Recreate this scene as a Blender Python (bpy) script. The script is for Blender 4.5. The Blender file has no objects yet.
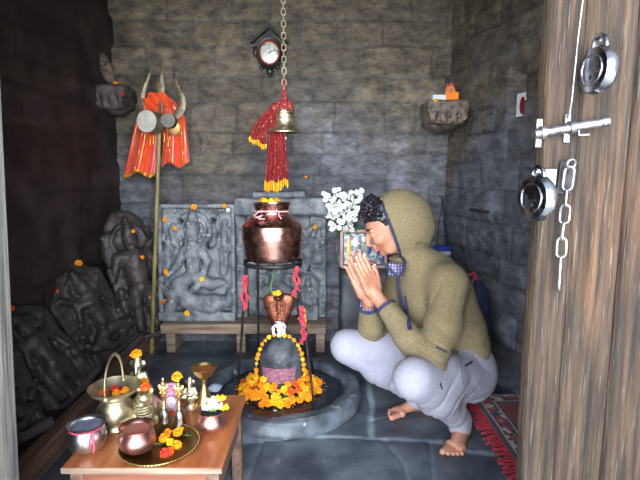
import bpy, math, random
import numpy as np
from mathutils import Vector, Matrix

random.seed(7)
SC = bpy.context.scene
COL = SC.collection
R = math.radians
PI = math.pi

# ------------------------------------------------------------------ camera
CAMH, FPX, PITCH = 1.1, 490.0, R(8)
cd = bpy.data.cameras.new('camera'); cam = bpy.data.objects.new('camera', cd); COL.objects.link(cam)
cam.location = (0, 0, CAMH); cam.rotation_euler = (R(90) - PITCH, 0, 0)
cd.sensor_width = 36; cd.lens = FPX / 640 * 36; cd.clip_start = .02
SC.camera = cam


def ray(px, py):
    u = (px - 320) / FPX; v = (240 - py) / FPX
    return (u, math.cos(PITCH) + v * math.sin(PITCH), -math.sin(PITCH) + v * math.cos(PITCH))


def PY(px, py, Y):
    r = ray(px, py); t = Y / r[1]
    return np.array((r[0] * t, Y, CAMH + r[2] * t))


def PZ(px, py, z):
    r = ray(px, py); t = (z - CAMH) / r[2]
    return np.array((r[0] * t, r[1] * t, z))


def proj(p):
    x, y, z = p
    d = y * math.cos(PITCH) - (z - CAMH) * math.sin(PITCH)
    v = y * math.sin(PITCH) + (z - CAMH) * math.cos(PITCH)
    return (320 + FPX * x / d, 240 - FPX * v / d)


# ------------------------------------------------------------------ numpy noise
def _h(i, j, k, s):
    n = (i.astype(np.int64) * 374761393 + j.astype(np.int64) * 668265263 + k.astype(np.int64) * 2147483647 + s * 1274126177) & 0xffffffff
    n = ((n ^ (n >> 13)) * 1274126177) & 0xffffffff
    n = (n ^ (n >> 16)) & 0xffffff
    return n.astype(np.float32) / 16777216.0


def vn(x, y, z, s=0):
    x, y, z = np.broadcast_arrays(np.asarray(x, np.float32), np.asarray(y, np.float32), np.asarray(z, np.float32))
    xi, yi, zi = np.floor(x), np.floor(y), np.floor(z)
    fx, fy, fz = x - xi, y - yi, z - zi
    fx, fy, fz = [f * f * (3 - 2 * f) for f in (fx, fy, fz)]
    xi, yi, zi = xi.astype(np.int64), yi.astype(np.int64), zi.astype(np.int64)
    r = 0
    for a in (0, 1):
        for b in (0, 1):
            for c in (0, 1):
                w = (fx if a else 1 - fx) * (fy if b else 1 - fy) * (fz if c else 1 - fz)
                r = r + w * _h(xi + a, yi + b, zi + c, s)
    return r - .5


def fbm(x, y, z, sc, octv=4, s=0):
    r = 0; a = 1.0
    for o in range(octv):
        r = r + a * vn(np.asarray(x) * sc, np.asarray(y) * sc, np.asarray(z) * sc, s + o * 17)
        a *= .5; sc *= 2.03
    return r


def sstep(a, b, x):
    t = np.clip((x - a) / (b - a), 0, 1)
    return t * t * (3 - 2 * t)


# ------------------------------------------------------------------ mesh builder
class MB:
    def __init__(s):
        s.v = []; s.f = []; s.m = []; s.n = 0; s.uv = None

    def add(s, v, f, m=0):
        v = [tuple(map(float, p)) for p in v]
        s.v += v
        s.f += [tuple(i + s.n for i in q) for q in f]
        s.m += [m] * len(f)
        s.n += len(v)
        return s

    def lathe(s, prof, n=40, c=(0, 0, 0), M=None, m=0, wob=None):
        """profile of (r, z); axis z; M a 3x3 rotation"""
        v = []; f = []
        k = len(prof)
        for j in range(n):
            a = 2 * PI * j / n
            for i, (r, z) in enumerate(prof):
                rr = r if wob is None else r * wob(a, i)
                v.append((rr * math.cos(a), rr * math.sin(a), z))
        for j in range(n):
            j2 = (j + 1) % n
            for i in range(k - 1):
                f.append((j * k + i, j2 * k + i, j2 * k + i + 1, j * k + i + 1))
        v = np.array(v)
        if M is not None: v = v @ np.array(M).T
        v = v + np.array(c)
        flat_ = k == 2 and prof[0][1] == prof[1][1]
        if not flat_ and prof[0][0] > 1e-6: f.append(tuple(j * k for j in range(n))[::-1])
        if not flat_ and prof[-1][0] > 1e-6: f.append(tuple(j * k + k - 1 for j in range(n)))
        return s.add(v, f, m)

    def tube(s, pts, rad, n=8, closed=False, m=0, flat=None):
        P = [Vector(p) for p in pts]; K = len(P)
        if not hasattr(rad, '__len__'): rad = [rad] * K
        v = []; f = []
        prev = None
        for i in range(K):
            if closed: t = P[(i + 1) % K] - P[i - 1]
            else: t = P[min(i + 1, K - 1)] - P[max(i - 1, 0)]
            t.normalize()
            if prev is None:
                a = Vector((0, 0, 1)) if abs(t.z) < .9 else Vector((1, 0, 0))
                nn = t.cross(a).normalized()
            else:
                nn = (prev - t * prev.dot(t)).normalized()
            prev = nn
            b = t.cross(nn)
            fl = 1 if flat is None else flat
            for j in range(n):
                a = 2 * PI * j / n
                v.append(P[i] + rad[i] * (math.cos(a) * nn + fl * math.sin(a) * b))
        for i in range(K if closed else K - 1):
            i2 = (i + 1) % K
            for j in range(n):
                j2 = (j + 1) % n
                f.append((i * n + j, i * n + j2, i2 * n + j2, i2 * n + j))
        if not closed:
            f.append(tuple(range(n))[::-1]); f.append(tuple((K - 1) * n + j for j in range(n)))
        return s.add(v, f, m)

    def box(s, c, size, M=None, m=0, taper=1.0):
        sx, sy, sz = [q / 2 for q in size]
        v = []
        for z in (-sz, sz):
            t = taper if z > 0 else 1
            for (x, y) in ((-sx, -sy), (sx, -sy), (sx, sy), (-sx, sy)): v.append((x * t, y * t, z))
        v = np.array(v)
        if M is not None: v = v @ np.array(M).T
        return s.add(v + np.array(c), [(3, 2, 1, 0), (4, 5, 6, 7), (0, 1, 5, 4), (1, 2, 6, 5), (2, 3, 7, 6), (3, 0, 4, 7)], m)

    def ball(s, c, r, n=12, M=None, m=0):
        if not hasattr(r, '__len__'): r = (r, r, r)
        prof = [(math.sin(PI * i / (n // 2 + 2)), -math.cos(PI * i / (n // 2 + 2))) for i in range(n // 2 + 3)]
        prof[0] = (0, -1); prof[-1] = (0, 1)
        v = []; f = []
        k = len(prof)
        for j in range(n):
            a = 2 * PI * j / n
            for (q, z) in prof: v.append((q * math.cos(a) * r[0], q * math.sin(a) * r[1], z * r[2]))
        for j in range(n):
            j2 = (j + 1) % n
            for i in range(k - 1): f.append((j * k + i, j2 * k + i, j2 * k + i + 1, j * k + i + 1))
        v = np.array(v)
        if M is not None: v = v @ np.array(M).T
        return s.add(v + np.array(c), f, m)

    def grid(s, fn, nu, nv, m=0, closeu=False):
        v = [fn(i / (nu - (0 if closeu else 1)), j / (nv - 1)) for i in range(nu) for j in range(nv)]
        f = []
        for i in range(nu if closeu else nu - 1):
            i2 = (i + 1) % nu
            for j in range(nv - 1):
                f.append((i * nv + j, i2 * nv + j, i2 * nv + j + 1, i * nv + j + 1))
        return s.add(v, f, m)

    def prism(s, pts, y0, y1, m=0, M=None, c=(0, 0, 0)):
        """outline in x,z extruded along y"""
        k = len(pts)
        v = [(x, y0, z) for x, z in pts] + [(x, y1, z) for x, z in pts]
        f = [tuple(range(k)), tuple(range(k, 2 * k))[::-1]]
        for i in range(k): f.append((i, i + k, (i + 1) % k + k, (i + 1) % k))
        v = np.array(v)
        if M is not None: v = v @ np.array(M).T
        return s.add(v + np.array(c), f, m)


def rotz(a): c, s = math.cos(a), math.sin(a); return np.array(((c, -s, 0), (s, c, 0), (0, 0, 1)))
def rotx(a): c, s = math.cos(a), math.sin(a); return np.array(((1, 0, 0), (0, c, -s), (0, s, c)))
def roty(a): c, s = math.cos(a), math.sin(a); return np.array(((c, 0, s), (0, 1, 0), (-s, 0, c)))


def frame_z(d, hint=(0, 0, 1)):
    """rotation whose z column is d"""
    z = np.array(d, float); z /= np.linalg.norm(z)
    h = np.array(hint, float)
    if abs(z @ h) > .95: h = np.array((1., 0, 0))
    x = np.cross(h, z); x /= np.linalg.norm(x)
    return np.stack((x, np.cross(z, x), z), 1)


def unit(a): a = np.array(a, float); return a / np.linalg.norm(a)


def link(o, parent=None):
    COL.objects.link(o)
    if parent is not None: o.parent = parent
    return o


def rootloc(o):
    while o.parent: o = o.parent
    return np.array(o.location)


def make(name, mb, mats, parent=None, smooth=True, bevel=0, sub=0, local=False, solid=0, angle=40, fixn=True):
    """one mesh object; the builder's points are world points unless local"""
    if isinstance(mb, MB): v, f, mi = mb.v, mb.f, mb.m
    else: v, f, mi = mb
    me = bpy.data.meshes.new(name)
    vv = np.array(v, dtype=np.float64)
    if parent is not None and not local: vv = vv - rootloc(parent)
    me.from_pydata(vv.tolist(), [], f if isinstance(f, list) else f.tolist())
    if not isinstance(mats, (list, tuple)): mats = [mats]
    for m in mats: me.materials.append(m)
    if len(mats) > 1: me.polygons.foreach_set('material_index', np.array(mi, np.int32))
    me.update()
    if fixn:
        import bmesh
        bm = bmesh.new(); bm.from_mesh(me)
        bmesh.ops.remove_doubles(bm, verts=bm.verts, dist=1e-6)
        bmesh.ops.recalc_face_normals(bm, faces=bm.faces)
        bm.to_mesh(me); bm.free()
    if smooth:
        me.polygons.foreach_set('use_smooth', np.ones(len(me.polygons), bool))
        if angle and hasattr(me, 'set_sharp_from_angle'): me.set_sharp_from_angle(angle=R(angle))
    o = bpy.data.objects.new(name, me)
    link(o, parent)
    if solid:
        q = o.modifiers.new('solid', 'SOLIDIFY'); q.thickness = solid; q.offset = 0
    if bevel:
        q = o.modifiers.new('bevel', 'BEVEL'); q.width = bevel; q.segments = 2; q.limit_method = 'ANGLE'; q.angle_limit = R(35)
        q.harden_normals = False
    if sub:
        q = o.modifiers.new('sub', 'SUBSURF'); q.levels = sub; q.render_levels = sub
    return o


def tag(o, label=None, cat=None, group=None, kind=None):
    if label: o['label'] = label
    if cat: o['category'] = cat
    if group: o['group'] = group
    if kind: o['kind'] = kind
    return o


def thing(name, label, cat, loc=(0, 0, 0), rz=0, group=None):
    o = bpy.data.objects.new(name, None); COL.objects.link(o)
    o.empty_display_size = .05
    o.location = tuple(map(float, loc)); o.rotation_euler = (0, 0, rz)
    return tag(o, label, cat, group)


def copy_tree(o, parent=None):
    c = o.copy(); COL.objects.link(c); c.parent = parent
    for ch in [x for x in KIDS.get(o.name, [])]: copy_tree(ch, c)
    return c


KIDS = {}


def index_kids():
    KIDS.clear()
    for x in COL.objects:
        if x.parent: KIDS.setdefault(x.parent.name, []).append(x)


def struct(o): o['kind'] = 'structure'; return o


# ------------------------------------------------------------------ signed distance modelling
class SDF:
    def __init__(s, lo, hi, vox):
        s.lo = np.array(lo, np.float64); s.vx = vox
        s.n = np.ceil((np.array(hi) - s.lo) / vox).astype(int) + 1
        s.F = np.full(tuple(s.n), .5, np.float32)
        s.ax = [(s.lo[i] + np.arange(s.n[i]) * vox).astype(np.float32) for i in range(3)]

    def blk(s, bl, bh):
        sl = []
        for i in range(3):
            a = int(max(0, math.floor((bl[i] - s.lo[i]) / s.vx))); b = int(min(s.n[i], math.ceil((bh[i] - s.lo[i]) / s.vx) + 1))
            if b <= a: return None
            sl.append(slice(a, b))
        X = s.ax[0][sl[0]][:, None, None]; Y = s.ax[1][sl[1]][None, :, None]; Z = s.ax[2][sl[2]][None, None, :]
        return tuple(sl), X, Y, Z

    def put(s, prim, k=.01, op='u'):
        fn, bl, bh = prim
        mg = k + 3.5 * s.vx
        q = s.blk(np.array(bl) - mg, np.array(bh) + mg)
        if q is None: return s
        sl, X, Y, Z = q
        d = fn(X, Y, Z).astype(np.float32)
        if op == 'i':
            keep_ = s.F[sl].copy(); s.F = np.maximum(s.F, .1); s.F[sl] = keep_
        f = s.F[sl]
        k = max(k, 1e-5)
        if op == 'u':
            h = np.maximum(k - np.abs(f - d), 0) / k
            s.F[sl] = np.minimum(f, d) - h * h * k * .25
        else:
            d = -d if op == 'd' else d
            h = np.maximum(k - np.abs(f - d), 0) / k
            s.F[sl] = np.maximum(f, d) + h * h * k * .25
        return s

    def disp(s, fn, band=.03):
        idx = np.nonzero(np.abs(s.F) < band)
        x, y, z = [s.ax[i][idx[i]] for i in range(3)]
        s.F[idx] += fn(x, y, z).astype(np.float32)
        return s

    def mesh(s, keep=None):
        F = s.F.copy()
        F[0], F[-1] = .1, .1; F[:, 0], F[:, -1] = .1, .1; F[:, :, 0], F[:, :, -1] = .1, .1
        I = F < 0
        nx, ny, nz = F.shape
        c = np.zeros((nx - 1, ny - 1, nz - 1), np.uint8)
        offs = [(a, b, d) for a in (0, 1) for b in (0, 1) for d in (0, 1)]
        for a, b, d in offs: c += I[a:nx - 1 + a, b:ny - 1 + b, d:nz - 1 + d]
        act = (c > 0) & (c < 8)
        ci = np.nonzero(act)
        vid = np.full(act.shape, -1, np.int64); vid[ci] = np.arange(len(ci[0]))
        val = [F[ci[0] + a, ci[1] + b, ci[2] + d] for a, b, d in offs]
        S = np.zeros((len(ci[0]), 3)); cnt = np.zeros(len(ci[0]))
        for i in range(8):
            for j in range(i + 1, 8):
                o1, o2 = np.array(offs[i]), np.array(offs[j])
                if np.abs(o1 - o2).sum() != 1: continue
                m = (val[i] < 0) != (val[j] < 0)
                t = np.where(m, val[i] / (val[i] - val[j] + 1e-12), 0)
                S += m[:, None] * (o1[None] + (o2 - o1)[None] * t[:, None]); cnt += m
        V = (np.stack(ci, 1) + S / cnt[:, None]) * s.vx + s.lo
        faces = []
        for ax in range(3):
            sl1 = [slice(1, -1)] * 3; sl2 = [slice(1, -1)] * 3
            sl1[ax] = slice(0, -1); sl2[ax] = slice(1, None)
            A = I[tuple(sl1)]; B = I[tuple(sl2)]
            e = np.nonzero(A != B)
            g = [e[0] + (0 if ax == 0 else 1), e[1] + (0 if ax == 1 else 1), e[2] + (0 if ax == 2 else 1)]
            u, w = [(1, 2), (2, 0), (0, 1)][ax]

            def cell(du, dw):
                q = [g[0].copy(), g[1].copy(), g[2].copy()]; q[u] = q[u] - du; q[w] = q[w] - dw
                return vid[q[0], q[1], q[2]]
            Q = np.stack((cell(1, 1), cell(0, 1), cell(0, 0), cell(1, 0)), 1)
            fl = B[e]
            Q[fl] = Q[fl][:, ::-1]
            faces.append(Q)
        Q = np.concatenate(faces)
        Q = Q[(Q >= 0).all(1)]
        return V, Q

    def build(s, name, mats, parent=None, slot=None, local=False, smooth=2, **kw):
        V, Q = s.mesh()
        for _ in range(smooth):                       # light relaxation
            acc = np.zeros_like(V); cn = np.zeros(len(V))
            for a in range(4):
                i, j = Q[:, a], Q[:, (a + 1) % 4]
                for c in range(3): acc[:, c] += np.bincount(i, V[j, c], len(V)) + np.bincount(j, V[i, c], len(V))
                cn += np.bincount(i, minlength=len(V)) + np.bincount(j, minlength=len(V))
            V = V * .5 + .5 * acc / cn[:, None]
        mi = np.zeros(len(Q), int)
        if slot is not None: mi = slot(V[Q].mean(1))
        return make(name, (V, Q, mi), mats, parent, local=local, fixn=False, angle=0, **kw)


def rc(a, b, ra, rb):
    a = np.array(a, float); b = np.array(b, float); ba = b - a; L = max(ba @ ba, 1e-9)

    def fn(X, Y, Z):
        px, py, pz = X - a[0], Y - a[1], Z - a[2]
        t = np.clip((px * ba[0] + py * ba[1] + pz * ba[2]) / L, 0, 1)
        return np.sqrt((px - ba[0] * t) ** 2 + (py - ba[1] * t) ** 2 + (pz - ba[2] * t) ** 2) - (ra + (rb - ra) * t)
    m = max(ra, rb)
    return fn, np.minimum(a, b) - m, np.maximum(a, b) + m


def el(c, r, M=None):
    c = np.array(c, float); r = np.array(r, float); M = np.eye(3) if M is None else np.array(M)

    def fn(X, Y, Z):
        p = (X - c[0], Y - c[1], Z - c[2]); k0 = 0; k1 = 0
        for i in range(3):
            q = (p[0] * M[0, i] + p[1] * M[1, i] + p[2] * M[2, i])
            k0 = k0 + (q / r[i]) ** 2; k1 = k1 + (q / r[i] ** 2) ** 2
        k0 = np.sqrt(k0); k1 = np.sqrt(k1) + 1e-6
        return k0 * (k0 - 1) / k1
    e = np.sqrt(((M * r[None]) ** 2).sum(1))
    return fn, c - e, c + e


def bx(c, h, M=None, rd=.005):
    c = np.array(c, float); h = np.array(h, float); M = np.eye(3) if M is None else np.array(M)

    def fn(X, Y, Z):
        p = (X - c[0], Y - c[1], Z - c[2]); o = 0; mx = None
        for i in range(3):
            q = np.abs(p[0] * M[0, i] + p[1] * M[1, i] + p[2] * M[2, i]) - h[i] + rd
            o = o + np.maximum(q, 0) ** 2
            mx = q if mx is None else np.maximum(mx, q)
        return np.sqrt(o) + np.minimum(mx, 0) - rd
    e = (np.abs(M) * h[None]).sum(1)
    return fn, c - e, c + e


def tor(c, r, t, M=None):
    c = np.array(c, float); M = np.eye(3) if M is None else np.array(M)

    def fn(X, Y, Z):
        p = (X - c[0], Y - c[1], Z - c[2])
        q = [p[0] * M[0, i] + p[1] * M[1, i] + p[2] * M[2, i] for i in range(3)]
        return np.sqrt((np.sqrt(q[0] ** 2 + q[1] ** 2) - r) ** 2 + q[2] ** 2) - t
    return fn, c - r - t, c + r + t


def chainp(s, pts, rad, k=.01, op='u'):
    for i in range(len(pts) - 1): s.put(rc(pts[i], pts[i + 1], rad[i], rad[i + 1]), k if i == 0 else min(k, .004) if False else k, op)
    return s


# ------------------------------------------------------------------ materials
def nm(name):
    m = bpy.data.materials.new(name); m.use_nodes = True
    nt = m.node_tree; b = nt.nodes['Principled BSDF']
    return m, nt, b


def col4(c): return (c[0], c[1], c[2], 1)


def srgb(r, g, b):
    def f(x):
        x /= 255
        return x / 12.92 if x <= .04045 else ((x + .055) / 1.055) ** 2.4
    return (f(r), f(g), f(b))


def pm(name, c1, c2=None, sc=8, rough=.6, metal=0, bump=0, bsc=None, rough2=None, stretch=(1, 1, 1), detail=6, c3=None, sc3=40, t3=.62, spec=.5, sheen=0, coat=0, attr=None, lo=.35, hi=.65, nr=.5):
    """procedural: two-colour noise, optional specks, optional bump, optional per-vertex tint"""
    m, nt, b = nm(name); N = nt.nodes.new; L = nt.links.new
    tc = N('ShaderNodeTexCoord'); mp = N('ShaderNodeMapping'); mp.inputs['Scale'].default_value = stretch
    L(tc.outputs['Object'], mp.inputs[0])
    vec = mp.outputs[0]
    n1 = N('ShaderNodeTexNoise'); n1.inputs['Scale'].default_value = sc; n1.inputs['Detail'].default_value = detail; n1.inputs['Roughness'].default_value = nr
    L(vec, n1.inputs['Vector'])
    cr = N('ShaderNodeValToRGB'); cr.color_ramp.elements[0].position = lo; cr.color_ramp.elements[1].position = hi
    cr.color_ramp.elements[0].color = col4(c1); cr.color_ramp.elements[1].color = col4(c2 or c1)
    L(n1.outputs[0], cr.inputs[0]); out = cr.outputs[0]
    if c3:
        n3 = N('ShaderNodeTexNoise'); n3.inputs['Scale'].default_value = sc3; n3.inputs['Detail'].default_value = 3
        L(vec, n3.inputs['Vector'])
        r3 = N('ShaderNodeValToRGB'); r3.color_ramp.elements[0].position = t3; r3.color_ramp.elements[1].position = t3 + .06
        L(n3.outputs[0], r3.inputs[0])
        mx = N('ShaderNodeMix'); mx.data_type = 'RGBA'
        L(r3.outputs[0], mx.inputs[0]); L(out, mx.inputs[6]); mx.inputs[7].default_value = col4(c3); out = mx.outputs[2]
    if attr:
        at = N('ShaderNodeAttribute'); at.attribute_name = 'tint'
        mu = N('ShaderNodeMix'); mu.data_type = 'RGBA'; mu.blend_type = 'MULTIPLY'; mu.inputs[0].default_value = 1
        L(out, mu.inputs[6]); L(at.outputs['Color'], mu.inputs[7]); out = mu.outputs[2]
    L(out, b.inputs['Base Color'])
    b.inputs['Metallic'].default_value = metal
    b.inputs['Specular IOR Level'].default_value = spec
    if rough2 is not None:
        mr = N('ShaderNodeMapRange'); mr.inputs[1].default_value = .3; mr.inputs[2].default_value = .7
        mr.inputs[3].default_value = rough; mr.inputs[4].default_value = rough2
        n2 = N('ShaderNodeTexNoise'); n2.inputs['Scale'].default_value = sc * 1.7; n2.inputs['Detail'].default_value = 4
        L(vec, n2.inputs['Vector']); L(n2.outputs[0], mr.inputs[0]); L(mr.outputs[0], b.inputs['Roughness'])
    else: b.inputs['Roughness'].default_value = rough
    if sheen: b.inputs['Sheen Weight'].default_value = sheen; b.inputs['Sheen Roughness'].default_value = .5
    if coat: b.inputs['Coat Weight'].default_value = coat; b.inputs['Coat Roughness'].default_value = .15
    if bump:
        bn = N('ShaderNodeBump'); bn.inputs['Distance'].default_value = bump; bn.inputs['Strength'].default_value = 1
        nb = N('ShaderNodeTexNoise'); nb.inputs['Scale'].default_value = bsc or sc * 4; nb.inputs['Detail'].default_value = 8
        nb.inputs['Roughness'].default_value = .6
        L(vec, nb.inputs['Vector']); L(nb.outputs[0], bn.inputs['Height']); L(bn.outputs[0], b.inputs['Normal'])
    return m


def set_tint(o, arr):
    a = o.data.color_attributes.new('tint', 'FLOAT_COLOR', 'POINT')
    d = np.ones((len(o.data.vertices), 4), np.float32); d[:, :3] = arr
    a.data.foreach_set('color', d.ravel())
# ------------------------------------------------------------------ materials
STONE = pm('sooty_masonry', srgb(44, 47, 52), srgb(118, 121, 127), sc=9, rough=.5, bump=.009, bsc=42, stretch=(1, 1, 1.9), detail=14, nr=.74, lo=.34, hi=.68, c3=srgb(150, 152, 154), sc3=75, t3=.68, attr=1, rough2=.8)
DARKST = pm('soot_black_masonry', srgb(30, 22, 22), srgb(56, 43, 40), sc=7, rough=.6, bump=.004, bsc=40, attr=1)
SLATE = pm('wet_slate', srgb(56, 65, 78), srgb(104, 115, 128), sc=5, rough=.26, rough2=.55, bump=.003, bsc=30, c3=srgb(120, 128, 134), sc3=14, t3=.66, attr=1)
BASINM = pm('worn_basin_stone', srgb(42, 50, 60), srgb(100, 110, 122), sc=9, rough=.4, rough2=.65, bump=.004, bsc=40, c3=srgb(160, 165, 168), sc3=20, t3=.66)
CARVED = pm('grey_carved_stone', srgb(80, 88, 97), srgb(140, 147, 154), sc=14, rough=.6, bump=.0015, bsc=90, c3=srgb(176, 176, 172), sc3=35, t3=.64)
BLACKST = pm('black_oiled_stone', srgb(38, 34, 36), srgb(72, 66, 68), sc=12, rough=.5, bump=.002, bsc=60, c3=srgb(98, 92, 92), sc3=35, t3=.66)
LINGAM = pm('polished_black_stone', srgb(28, 32, 40), srgb(76, 84, 96), sc=14, rough=.45, rough2=.6, bump=.005, bsc=40)
PASTE = pm('sandal_paste', srgb(96, 70, 88), srgb(168, 108, 128), sc=60, rough=.7, bump=.001, bsc=120, stretch=(1, 1, 2.2))
WATER = pm('dark_water', srgb(26, 34, 46), srgb(38, 46, 58), sc=4, rough=.12, spec=.6, bump=.0006, bsc=9)
OLDWOOD = pm('old_brown_door_wood', srgb(22, 18, 17), srgb(74, 57, 42), sc=4, rough=.7, bump=.007, bsc=9, stretch=(30, 30, 1.1), detail=12, c3=srgb(84, 78, 74), sc3=9, t3=.62, attr=1, lo=.34, hi=.68)
GREYWOOD = pm('weathered_grey_wood', srgb(84, 84, 86), srgb(150, 148, 146), sc=4, rough=.8, bump=.004, bsc=9, stretch=(12, 12, .7), detail=10)
BEAMWOOD = pm('dusty_brown_wood', srgb(84, 64, 54), srgb(128, 102, 88), sc=4, rough=.7, bump=.002, stretch=(9, .8, 9), detail=8)
BENCHWOOD = pm('worn_bench_wood', srgb(110, 92, 80), srgb(158, 140, 124), sc=5, rough=.7, bump=.001, stretch=(.8, 9, 9), detail=8)
TABLEWOOD = pm('orange_brown_varnished_wood', srgb(158, 86, 50), srgb(204, 128, 78), sc=4, rough=.33, bump=.0005, stretch=(9, .9, 9), detail=8, lo=.3, hi=.7)
APRONWOOD = pm('dull_red_brown_wood', srgb(112, 68, 52), srgb(142, 92, 72), sc=5, rough=.55, stretch=(.8, 6, 9))
COPPER = pm('burnished_copper', srgb(206, 150, 138), srgb(232, 180, 168), sc=22, rough=.22, metal=1, rough2=.32, c3=srgb(176, 122, 112), sc3=30, t3=.66)
COPPERP = pm('pinkish_copper', srgb(200, 146, 138), srgb(226, 176, 168), sc=24, rough=.3, metal=1, rough2=.42)
NAGAM = pm('dark_copper_hood', srgb(112, 66, 52), srgb(156, 98, 78), sc=70, rough=.4, metal=.85, bump=.001, bsc=110)
BRASS = pm('dull_brass', srgb(180, 172, 142), srgb(220, 214, 188), sc=18, rough=.36, metal=1, rough2=.5)
BRASSG = pm('golden_brass', srgb(196, 166, 108), srgb(226, 200, 144), sc=18, rough=.3, metal=1, rough2=.38)
BRASSD = pm('tarnished_brass_tray', srgb(112, 92, 58), srgb(150, 124, 80), sc=24, rough=.3, metal=1, rough2=.42)
STEEL = pm('bright_steel', srgb(196, 202, 218), srgb(226, 230, 240), sc=12, rough=.28, metal=1, rough2=.36)
CHROME = pm('scuffed_chrome', srgb(142, 150, 164), srgb(196, 202, 212), sc=30, rough=.16, metal=1, rough2=.34)
IRON = pm('dark_iron', srgb(34, 34, 38), srgb(64, 62, 66), sc=40, rough=.5, metal=.6, bump=.0006, bsc=200)
GALV = pm('galvanised_metal', srgb(110, 114, 122), srgb(165, 168, 176), sc=60, rough=.35, metal=.9, bump=.0004, bsc=200)
RUSTY = pm('brown_forged_iron', srgb(92, 84, 70), srgb(142, 130, 108), sc=30, rough=.5, metal=.5, bump=.0006, bsc=120)
BAMBOO = pm('yellow_green_bamboo', srgb(104, 98, 60), srgb(146, 136, 88), sc=8, rough=.45, stretch=(8, 8, .8))
REDCL = pm('red_cloth', srgb(150, 24, 44), srgb(196, 44, 66), sc=30, rough=.75, sheen=.3, bump=.0004, bsc=300)
REDSC = pm('red_net_scarf', srgb(98, 14, 22), srgb(140, 30, 38), sc=60, rough=.7, sheen=0, bump=.0006, bsc=300, c3=srgb(206, 150, 84), sc3=90, t3=.62)
GOLDTR = pm('gold_lace', srgb(206, 138, 24), srgb(240, 196, 60), sc=120, rough=.4, metal=.3, bump=.001, bsc=300)
ORANGECL = pm('orange_satin', srgb(222, 62, 20), srgb(240, 96, 44), sc=12, rough=.26, sheen=.2, spec=.8, coat=.4)
SHEENGOLD = pm('gold_sheen', srgb(224, 130, 30), srgb(244, 190, 70), sc=60, rough=.3, metal=.4)  # gold colour standing for the sheen on the orange satin
DRUMSK = pm('white_drum_skin', srgb(176, 178, 170), srgb(204, 204, 196), sc=20, rough=.6)
GREYSK = pm('grey_drum_skin', srgb(92, 88, 82), srgb(120, 114, 106), sc=30, rough=.6)
MARI = pm('orange_marigold', srgb(238, 136, 4), srgb(252, 176, 16), sc=70, rough=.7)
MARIY = pm('yellow_marigold', srgb(246, 186, 10), srgb(254, 214, 40), sc=70, rough=.7)
MARID = pm('deep_orange_marigold', srgb(196, 60, 12), srgb(240, 110, 10), sc=70, rough=.7)
MARIR = pm('red_petals', srgb(190, 30, 24), srgb(226, 70, 40), sc=70, rough=.7)
WHITEF = pm('white_petals', srgb(216, 220, 224), srgb(236, 239, 242), sc=40, rough=.6)
LEAF = pm('green_leaf', srgb(42, 84, 46), srgb(86, 130, 78), sc=40, rough=.5)
BLACKPL = pm('black_cast_frame', srgb(22, 24, 28), srgb(44, 46, 50), sc=30, rough=.35)
REDRING = pm('red_brown_ring', srgb(140, 56, 36), srgb(168, 74, 48), sc=30, rough=.4)
SILVERD = pm('silvery_disc', srgb(176, 184, 178), srgb(222, 226, 222), sc=30, rough=.35, metal=.3, c3=srgb(110, 128, 118), sc3=28, t3=.56)
PAPERW = pm('white_card', srgb(210, 214, 220), srgb(232, 236, 240), sc=10, rough=.6)
BLUEPL = pm('blue_plastic', srgb(30, 60, 150), srgb(46, 84, 186), sc=10, rough=.35)
NAVY = pm('navy_fabric', srgb(30, 38, 66), srgb(46, 56, 92), sc=60, rough=.8)
BLACKSTR = pm('black_webbing', srgb(16, 17, 22), srgb(30, 32, 38), sc=60, rough=.7)
PINK = pm('pink_pouch', srgb(196, 86, 150), srgb(236, 188, 220), sc=60, rough=.45)
LILAC = pm('white_lilac_label', srgb(206, 196, 216), srgb(236, 230, 240), sc=60, rough=.4)
WRAP = pm('pale_blue_wrapper', srgb(120, 160, 210), srgb(222, 232, 242), sc=40, rough=.3)
THREADR = pm('pink_red_thread', srgb(206, 60, 90), srgb(232, 96, 120), sc=60, rough=.6)
THREADW = pm('pink_white_thread', srgb(226, 150, 160), srgb(240, 200, 200), sc=60, rough=.6)

# ------------------------------------------------------------------ masonry


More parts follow.
